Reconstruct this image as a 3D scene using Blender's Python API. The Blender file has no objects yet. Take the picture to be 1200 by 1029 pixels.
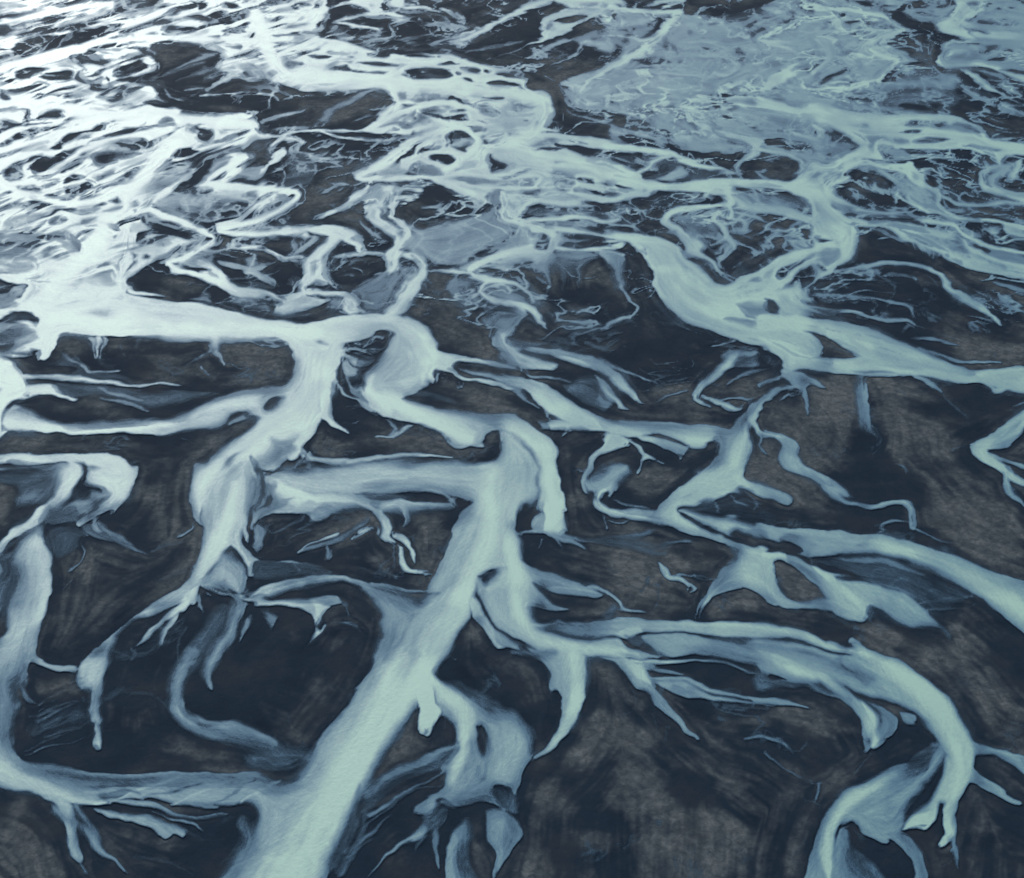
import numpy as np, math
MG=48; PW,PH=1200,1029
FW,FH=PW+2*MG,PH+2*MG
def sstep(t):
    t=np.clip(t,0,1); return t*t*(3-2*t)
def catmull(P,closed,n):
    P=np.asarray(P,float); N=len(P); out=[]
    rng=range(N) if closed else range(N-1)
    for i in rng:
        if closed: a,b,c,d=P[(i-1)%N],P[i],P[(i+1)%N],P[(i+2)%N]
        else: a,b,c,d=P[max(i-1,0)],P[i],P[i+1],P[min(i+2,N-1)]
        L=np.hypot(*(c-b)[:2])+1e-6
        m1=(c-a)*.5; m2=(d-b)*.5
        for m in (m1,m2):
            l=np.hypot(*m[:2])
            if l>L: m*=L/l
        m1[2]=m2[2]=0
        for t in np.arange(n)/n:
            h=[2*t**3-3*t*t+1,t**3-2*t*t+t,-2*t**3+3*t*t,t**3-t*t]
            q=h[0]*b+h[1]*m1+h[2]*c+h[3]*m2
            q[2]=b[2]+(c[2]-b[2])*t
            out.append(q)
    if not closed: out.append(P[-1])
    return np.array(out)
def poly_mask(S):
    """S: closed outline, column 2 is the softness of the edge; returns mask and its window"""
    x0=max(int(S[:,0].min())-1,0);x1=min(int(S[:,0].max())+2,FW)
    y0=max(int(S[:,1].min())-1,0);y1=min(int(S[:,1].max())+2,FH)
    if x1<=x0 or y1<=y0: return None
    w,h=x1-x0,y1-y0
    cnt=np.zeros((h,w+1),np.int32)
    N=len(S)
    for i in range(N):
        ax,ay=S[i,:2]; bx,by=S[(i+1)%N,:2]
        if ay==by: continue
        lo,hi=(ay,by) if ay<by else (by,ay)
        r0=max(math.ceil(lo),y0); r1=min(math.ceil(hi),y1)
        if r1<=r0: continue
        ys=np.arange(r0,r1)
        xs=ax+(ys-ay)*(bx-ax)/(by-ay)
        c=np.clip(np.ceil(xs).astype(int)-x0,0,w)
        cnt[ys-y0,c]+=1
    m=(np.cumsum(cnt,1)[:,:w]%2).astype(np.float32)
    for i in range(N):
        a=S[i]; b=S[(i+1)%N]; s=max(a[2],b[2],.8)
        wx0=max(int(min(a[0],b[0])-s),x0);wx1=min(int(max(a[0],b[0])+s)+2,x1)
        wy0=max(int(min(a[1],b[1])-s),y0);wy1=min(int(max(a[1],b[1])+s)+2,y1)
        if wx1<=wx0 or wy1<=wy0: continue
        X=np.arange(wx0,wx1,dtype=np.float32)[None,:]; Y=np.arange(wy0,wy1,dtype=np.float32)[:,None]
        dx,dy=b[0]-a[0],b[1]-a[1]; L2=dx*dx+dy*dy+1e-9
        t=np.clip(((X-a[0])*dx+(Y-a[1])*dy)/L2,0,1)
        d=np.sqrt((X-a[0]-t*dx)**2+(Y-a[1]-t*dy)**2)
        sf=np.maximum(a[2]+(b[2]-a[2])*t,.8)
        v=m[wy0-y0:wy1-y0,wx0-x0:wx1-x0]
        np.minimum(v,sstep((d+.3)/sf),out=v)
    return m,x0,y0,x1,y1
def ribbon_mask(S,sl,sr):
    r=S[:,2].max()/2+2
    x0=max(int(S[:,0].min()-r),0);x1=min(int(S[:,0].max()+r)+1,FW)
    y0=max(int(S[:,1].min()-r),0);y1=min(int(S[:,1].max()+r)+1,FH)
    if x1<=x0 or y1<=y0: return None
    U=np.full((y1-y0,x1-x0),9,np.float32); A=np.full(U.shape,9,np.float32); HW=np.ones(U.shape,np.float32)
    for a,b in zip(S[:-1],S[1:]):
        s=max(a[2],b[2])/2+1.5
        wx0=max(int(min(a[0],b[0])-s),x0);wx1=min(int(max(a[0],b[0])+s)+2,x1)
        wy0=max(int(min(a[1],b[1])-s),y0);wy1=min(int(max(a[1],b[1])+s)+2,y1)
        if wx1<=wx0 or wy1<=wy0: continue
        X=np.arange(wx0,wx1,dtype=np.float32)[None,:]; Y=np.arange(wy0,wy1,dtype=np.float32)[:,None]
        dx,dy=b[0]-a[0],b[1]-a[1]; L2=dx*dx+dy*dy+1e-9
        t=np.clip(((X-a[0])*dx+(Y-a[1])*dy)/L2,0,1)
        ex,ey=X-a[0]-t*dx,Y-a[1]-t*dy
        d=np.sqrt(ex**2+ey**2); hw=np.maximum((a[2]+(b[2]-a[2])*t)/2,.45)
        u=d/hw; side=np.where(dx*ey-dy*ex<0,-1,1)
        sl_=np.s_[wy0-y0:wy1-y0,wx0-x0:wx1-x0]
        k=u<A[sl_]
        A[sl_][k]=u[k]; U[sl_][k]=(u*side)[k]; HW[sl_][k]=np.broadcast_to(hw,u.shape)[k]
    el=np.maximum(2*sl,1.2/HW); er=np.maximum(2*sr,1.2/HW)
    m=sstep((1.1+U)/el)*sstep((1.1-U)/er)
    thin=np.clip(HW/.9,0.3,1)
    return (m*thin).astype(np.float32),x0,y0,x1,y1
def build(text):
    D=np.full((FH,FW),.03,np.float32); B=np.zeros((FH,FW),np.float32)
    ox=oy=0;k=1.0
    for line in text.splitlines():
        f=line.split()
        if not f: continue
        if f[0][0]=='@':
            ox,oy,k=float(f[0][1:]),float(f[1]),float(f[2]); continue
        v=float(f[1]); P=[]; j=2; Z=[]
        if f[0]=='r':
            sl,sr=map(float,f[2].split(',')); j=3
        last=None
        for q in f[j:]:
            c=[float(z) for z in q.split(',')]
            if f[0]=='r':
                if len(c)<3: c.append(last)
                last=c[2]
            elif len(c)<3: c.append(1.5*k if f[0]=='p' and k>1 else 1.5 if f[0]=='p' else 9*k)
            P.append([ox+c[0]/k+MG,oy+c[1]/k+MG,c[2]/k]); Z.append(c)
        if len(P)<2: continue
        if f[0]=='r':
            R=ribbon_mask(catmull(P,False,6),sl,sr)
        else:
            if len(P)<3: continue
            if k>1 and f[0]=='p':
                # an outline that runs on into the neighbouring stretch fades out there instead of ending in a cut
                hx=240*5 ; hy={0:600,110:625,225:675,350:880,560:920,780:996}.get(int(oy),680)
                for i in range(len(P)):
                    a,b=Z[i],Z[(i+1)%len(P)]
                    for ax,lo,hi,okl,okh in ((0,0,hx,ox>0,ox+hx/k<1199),(1,0,hy,oy>0,oy+hy/k<1028)):
                        for o1,o2,ok in ((lo-a[ax],lo-b[ax],okl),(a[ax]-hi,b[ax]-hi,okh)):
                            if ok and o1>=12 and o2>=12:
                                P[i][2]=max(P[i][2],(min(o1,o2)+25)/k,10)
            R=poly_mask(catmull(P,True,5))
        if R is None: continue
        m,x0,y0,x1,y1=R
        T=B if f[0]=='b' else D
        s=np.s_[y0:y1,x0:x1]
        if f[0]=='b' and v<0: T[s]*=1-m*(-v)
        else: T[s]+=(v-T[s])*m
    return D,B

def blur(a,r):
    """three box blurs, about a gaussian of sigma r"""
    r=max(int(round(r)),1)
    for _ in range(3):
        for ax in (0,1):
            p=[(0,0),(0,0)]; p[ax]=(r+1,r)
            c=np.cumsum(np.pad(a,p,'edge'),axis=ax,dtype=np.float64)
            n=a.shape[ax]
            hi=np.take(c,np.arange(2*r+1,2*r+1+n),axis=ax); lo=np.take(c,np.arange(n),axis=ax)
            a=((hi-lo)/(2*r+1)).astype(np.float32)
    return a
def vnoise(X,Y,seed):
    r=np.random.RandomState(seed).rand(256,256).astype(np.float32)
    xi=np.floor(X).astype(int); yi=np.floor(Y).astype(int)
    fx=(X-xi).astype(np.float32); fy=(Y-yi).astype(np.float32)
    fx=fx*fx*(3-2*fx); fy=fy*fy*(3-2*fy)
    x0,x1,y0,y1=xi&255,(xi+1)&255,yi&255,(yi+1)&255
    return (r[y0,x0]*(1-fx)+r[y0,x1]*fx)*(1-fy)+(r[y1,x0]*(1-fx)+r[y1,x1]*fx)*fy
def fbm(X,Y,seed,o=4):
    s=0;a=.5;t=0
    for i in range(o):
        s=s+a*vnoise(X*2**i+i*17.3,Y*2**i+i*9.1,seed+i); t+=a; a*=.55
    return s/t
def sample(a,x,y):
    x=np.clip(x,0,a.shape[1]-1.001); y=np.clip(y,0,a.shape[0]-1.001)
    xi=x.astype(int); yi=y.astype(int); fx=(x-xi).astype(np.float32); fy=(y-yi).astype(np.float32)
    return (a[yi,xi]*(1-fx)+a[yi,xi+1]*fx)*(1-fy)+(a[yi+1,xi]*(1-fx)+a[yi+1,xi+1]*fx)*fy
F=1737.0; TH=math.radians(31.5); H=300.0
def ground_xy(px,py):
    u=(px-600)/F; v=(py-514.5)/F
    k=H/(math.sin(TH)+v*math.cos(TH))
    return u*k,(math.cos(TH)-v*math.sin(TH))*k
def lic(tx,ty,noise,L):
    """noise smeared along the flow lines"""
    h,w=noise.shape; yy,xx=np.mgrid[0:h,0:w].astype(np.float32)
    acc=noise.copy(); n=1
    for sg in (1,-1):
        x=xx.copy();y=yy.copy();px=tx*sg;py=ty*sg
        for i in range(L):
            x+=px; y+=py
            xi=np.clip(x,0,w-1).astype(np.int32); yi=np.clip(y,0,h-1).astype(np.int32)
            acc+=noise[yi,xi]; n+=1
            qx=tx[yi,xi]; qy=ty[yi,xi]
            s=np.where(qx*px+qy*py<0,-1,1).astype(np.float32)
            px=qx*s; py=qy*s
    a=acc/n
    a=(a-a.mean())/a.std()
    return a
def finish(D,B):
    yy,xx=np.mgrid[0:FH,0:FW].astype(np.float32)
    gx,gy=ground_xy(xx-MG,yy-MG)
    near=np.clip((yy-MG)/PH,0,1)
    # banks: small irregular bends
    amp=1.0+.9*near
    wx=(fbm(gx/9,gy/9,1,3)-.5)*2*amp+(fbm(gx/2.5,gy/2.5,11,2)-.5)*amp*.45
    wy=(fbm(gx/9,gy/9,5,3)-.5)*2*amp*(.45+.55*near)+(fbm(gx/2.5,gy/2.5,15,2)-.5)*amp*.35
    D=sample(D,xx+wx*2,yy+wy*2)
    B=sample(B,xx+wx*6,yy+wy*6)
    D0=D
    # flow direction along the banks
    Db=blur(D,2); iy,ix=np.gradient(Db)
    s=4
    jxx,jyy,jxy=blur(ix*ix,s),blur(iy*iy,s),blur(ix*iy,s)
    g=1e-6; jxx2=blur(ix*ix,20);jyy2=blur(iy*iy,20);jxy2=blur(ix*iy,20)
    jxx+=.15*jxx2;jyy+=.15*jyy2;jxy+=.15*jxy2
    th=.5*np.arctan2(2*jxy,jxx-jyy)+np.pi/2
    tx,ty=np.cos(th).astype(np.float32),np.sin(th).astype(np.float32)
    R=np.random.RandomState(3)
    n1=lic(tx,ty,R.rand(FH,FW).astype(np.float32),9)
    n2=lic(tx,ty,blur(R.rand(FH,FW).astype(np.float32),1),22)
    n3=lic(tx,ty,blur(R.rand(FH,FW).astype(np.float32),3),40)
    # currents draw the edges out into fingers along the flow
    t2=.5*np.arctan2(2*jxy2,jxx2-jyy2)+np.pi/2
    w=np.clip(.35+blur(np.abs(D-blur(D,3)),6)*5,0,1)
    a=(5.2-2.0*near)*w
    k=np.clip(n2*.75+n3*.5,-2.2,2.2)*a
    big=sstep((blur((D>.7).astype(np.float32),9)-.5)*3)*sstep(near*3-.6)          # broad near channels keep their clean banks
    k*=1-.85*big
    D=.4*D+.6*sample(D,xx+np.cos(t2)*k,yy+np.sin(t2)*k)
    # swirls in the small stuff
    q=(1-big)*(2.2+.8*near)
    D=sample(D,xx+(fbm(gx/13,gy/13,81,3)-.5)*5*q,yy+(fbm(gx/13,gy/13,91,3)-.5)*5*q*(.35+.65*near))
    n4=lic((tx*.87-ty*.5).astype(np.float32),(tx*.5+ty*.87).astype(np.float32),R.rand(FH,FW).astype(np.float32),7)
    return D,B,n1,n2,n3,n4,gx,gy,near
def ridge(X,Y,seed,o=4):
    return 1-np.abs(2*fbm(X,Y,seed,o)-1)
def river_map():
    """how much of each spot belongs to one of the main channels"""
    m=np.zeros((FH,FW),np.float32)
    for _,P,rad in RIVERS+THREADS:
        S=catmull([(x+MG,y+MG,rad*1.15) for x,y in P],False,5)
        R=ribbon_mask(S,.5,.5)
        if R is None: continue
        v,x0,y0,x1,y1=R
        np.maximum(m[y0:y1,x0:x1],v,out=m[y0:y1,x0:x1])
    return m
def bar_map():
    m=np.zeros((FH,FW),np.float32)
    for _,P in BARS:
        R=poly_mask(catmull([(x+MG,y+MG,5) for x,y in P],True,5))
        if R is None: continue
        v,x0,y0,x1,y1=R
        np.maximum(m[y0:y1,x0:x1],v,out=m[y0:y1,x0:x1])
    return m
def compose(D,B):
    D,B,n1,n2,n3,n4,gx,gy,near=finish(D,B)
    yy,xx=np.mgrid[0:FH,0:FW].astype(np.float32); xx-=MG; yy-=MG
    far=1-near
    main=river_map(); bars=1-.85*bar_map()
    wx=(fbm(gx/40,gy/40,101,3)-.5)*40; wy=(fbm(gx/40,gy/40,105,3)-.5)*40
    # far flats: long narrow sand bars lying aslant in the shining water
    u=(gx*.55+gy*.83+wy*.6)/52; v=(gx*.83-gy*.55+wx*.6)/11
    zone=sstep((330-yy)/60)*sstep((430-xx+ (yy-120)*.3)/130)
    isl=fbm(u,v,111,4)
    m=sstep((isl-.535)*9)*zone*(1-main)*sstep((D-.4)*3)
    D=D*(1-.88*m)
    m2=sstep((fbm(u*1.7,v*1.5,115,4)-.5)*4)*zone*(1-.6*main)*sstep((D-.4)*3)
    D=D*(1-.38*m2)
    # veins of water over the flats of the middle and far distance
    zone=sstep((yy-10)/60)*sstep((560-yy)/220)*sstep((xx-180-(340-yy)*.4)/200)
    u=(gx*.92+gy*.4+wx)/34; v=(gy*.92-gx*.4+wy)/30
    r=ridge(u,v,121,5); p=sstep((fbm(gx/50,gy/60,125,3)-.42)*5)
    line=sstep((r-.89)*10)*.55+sstep((r-.96)*28)*.4
    D=np.maximum(D,line*zone*p*(.55+.4*far)*(1-main))
    r2=ridge(u*2.1+7,v*2.3,131,4); p2=sstep((fbm(gx/35,gy/45,135,3)-.45)*5)
    D=np.maximum(D,sstep((r2-.93)*16)*.42*zone*p2*(1-main))
    # the thin sheet at the far right: threads, rills and specks of sand on it
    zone=sstep((xx-640)/60)*sstep((1090-xx)/80)*sstep((190-yy)/50)*sstep(1-np.abs(D-.55)*2.6)
    u=(gx+wx*1.2)/26; v=(gy+wy*1.2)/34
    r4=ridge(u,v,171,5); D=D+zone*(.05+.34*sstep((r4-.86)*7)-.10*sstep((fbm(u*.9,v*.9,175,4)-.45)*5))
    ch=fbm(gx/7,gy/22,181,4)*.6+fbm(gx/28,gy/60,185,3)*.4
    D=D*(1-.6*zone*sstep((ch-.57)*9))
    # far water is thin: bright threads and lips over bluer, shallower sheets
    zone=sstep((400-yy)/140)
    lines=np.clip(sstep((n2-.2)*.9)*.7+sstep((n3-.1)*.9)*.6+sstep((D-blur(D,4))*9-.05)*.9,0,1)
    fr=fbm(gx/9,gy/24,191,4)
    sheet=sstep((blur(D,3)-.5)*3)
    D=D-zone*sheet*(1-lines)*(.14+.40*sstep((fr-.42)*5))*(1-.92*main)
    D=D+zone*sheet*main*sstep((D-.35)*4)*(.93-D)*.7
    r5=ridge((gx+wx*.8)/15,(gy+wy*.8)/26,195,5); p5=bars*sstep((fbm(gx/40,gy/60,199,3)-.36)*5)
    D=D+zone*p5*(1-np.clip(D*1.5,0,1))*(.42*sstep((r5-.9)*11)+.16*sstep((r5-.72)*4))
    # faint veils and rills on the near sand
    r3=ridge((gx+wx)/16,(gy+wy)/22,141,5); p3=sstep((fbm(gx/30,gy/30,145,3)-.45)*5)
    D=np.maximum(D,(sstep((r3-.955)*26)*.07+sstep((r3-.75)*4)*.13)*p3)
    # thin water beside the channels
    fil=sstep(.5+n2*.35+n3*.2)
    halo=np.maximum(blur(D,5)*.6,blur(D,13)*.5)
    patch=sstep((fbm(gx/38,gy/55,21,4)-.42)*5)*bars
    film=halo*(.08+.6*patch*(.4+.6*far))*(.3+.9*fil)
    D=np.maximum(D,np.minimum(film,.5))
    # some banks shelve gently
    # most channels run deep along one bank and shoal towards the other
    wgt=sstep((yy-300)/140)
    for rad_,sd in ((11,301),(5,311)):
        bd=blur(D,rad_); by,bx=np.gradient(bd); gl=np.hypot(bx,by)+1e-5
        an=2*np.pi*1.6*fbm(gx/75,gy/85,sd,2)
        side=sstep((-(bx*np.cos(an)+by*np.sin(an))/gl+.15)*1.3)
        inn=sstep((bd/np.maximum(blur(np.maximum(D,.05),rad_*2)*.35+.65,.2)-.38)/.52)
        D=D*(1-wgt*side*(1-inn)*sstep((blur(D,rad_)-.22)*3.2)*(.75 if rad_>6 else .35))
    sh=.55*sstep((fbm(gx/24,gy/30,151,3)-.47)*7)
    soft=np.where(yy>330,blur(D,6),blur(D,2))
    D=D+(np.maximum(soft,.0)-D)*sh*.75
    mid=np.clip(4*D*(1-D),0,1)
    D=D+(.022*n1+.03*n2+.04*n3+.022*n4*near)*mid
    wide=np.clip((D-.5)*2.5,0,1)
    D=D-wide*(.16*sstep(.5+n3*.4)*sstep((fbm(gx/26,gy/34,31,3)-.38)*4)+.02*np.abs(n2))+wide*near*.02*n4
    # threads of water over the sand and of sand in the water, where the plain is finely braided
    fw=sstep((far-.45)*3.2)
    p2=sstep((fbm(gx/45,gy/70,61,3)-.40)*5)*bars
    D=D+fw*p2*(1-np.clip(D*1.6,0,1))*(.30*sstep((n2-.9)*1.1)+.12*sstep((n3-.7)*1.2))
    D=D-fw*(.25+.75*p2)*np.clip((D-.5)*2.5,0,1)*(.38*sstep((n2-1.15)*1.3)+.22*sstep((n3-1.0)*1.2))*(1-.6*main)
    # dry silt: drifts with ragged shores, cut by dark runnels
    fb=fbm((gx+wx*.7)/34,(gy+wy*.7)/40,41,5); fine=fbm((gx+wx*.3)/7,(gy+wy*.3)/8,45,5); tiny=.5*fbm(gx/1.6,gy/1.6,51,3)+.5*fbm((gx+wx*.2)/5,(gy+wy*.2)/4,55,4)
    dry=sstep((blur(B,6)*.72+(fb-.5)*1.5+(fine-.5)*.7+.075*n3+.045*n2+.07)*1.35)*(.35+.95*tiny)*(.85+.14*np.clip(n2*.6+n3*.5,-2,2))
    rr=ridge((gx+wx*.5)/13,(gy+wy*.5)/13,161,5)
    dry*=1-.35*sstep((rr-.80)*5)
    dry+=.16*sstep((fb-.36)*4)*sstep(.45+.35*n2+.25*n3)
    D=np.clip(D/.96,0,1)
    D=D*.45+.55*sstep(D*1.04-.02)
    return np.clip(D,0,1),np.clip(dry,0,1)
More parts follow.
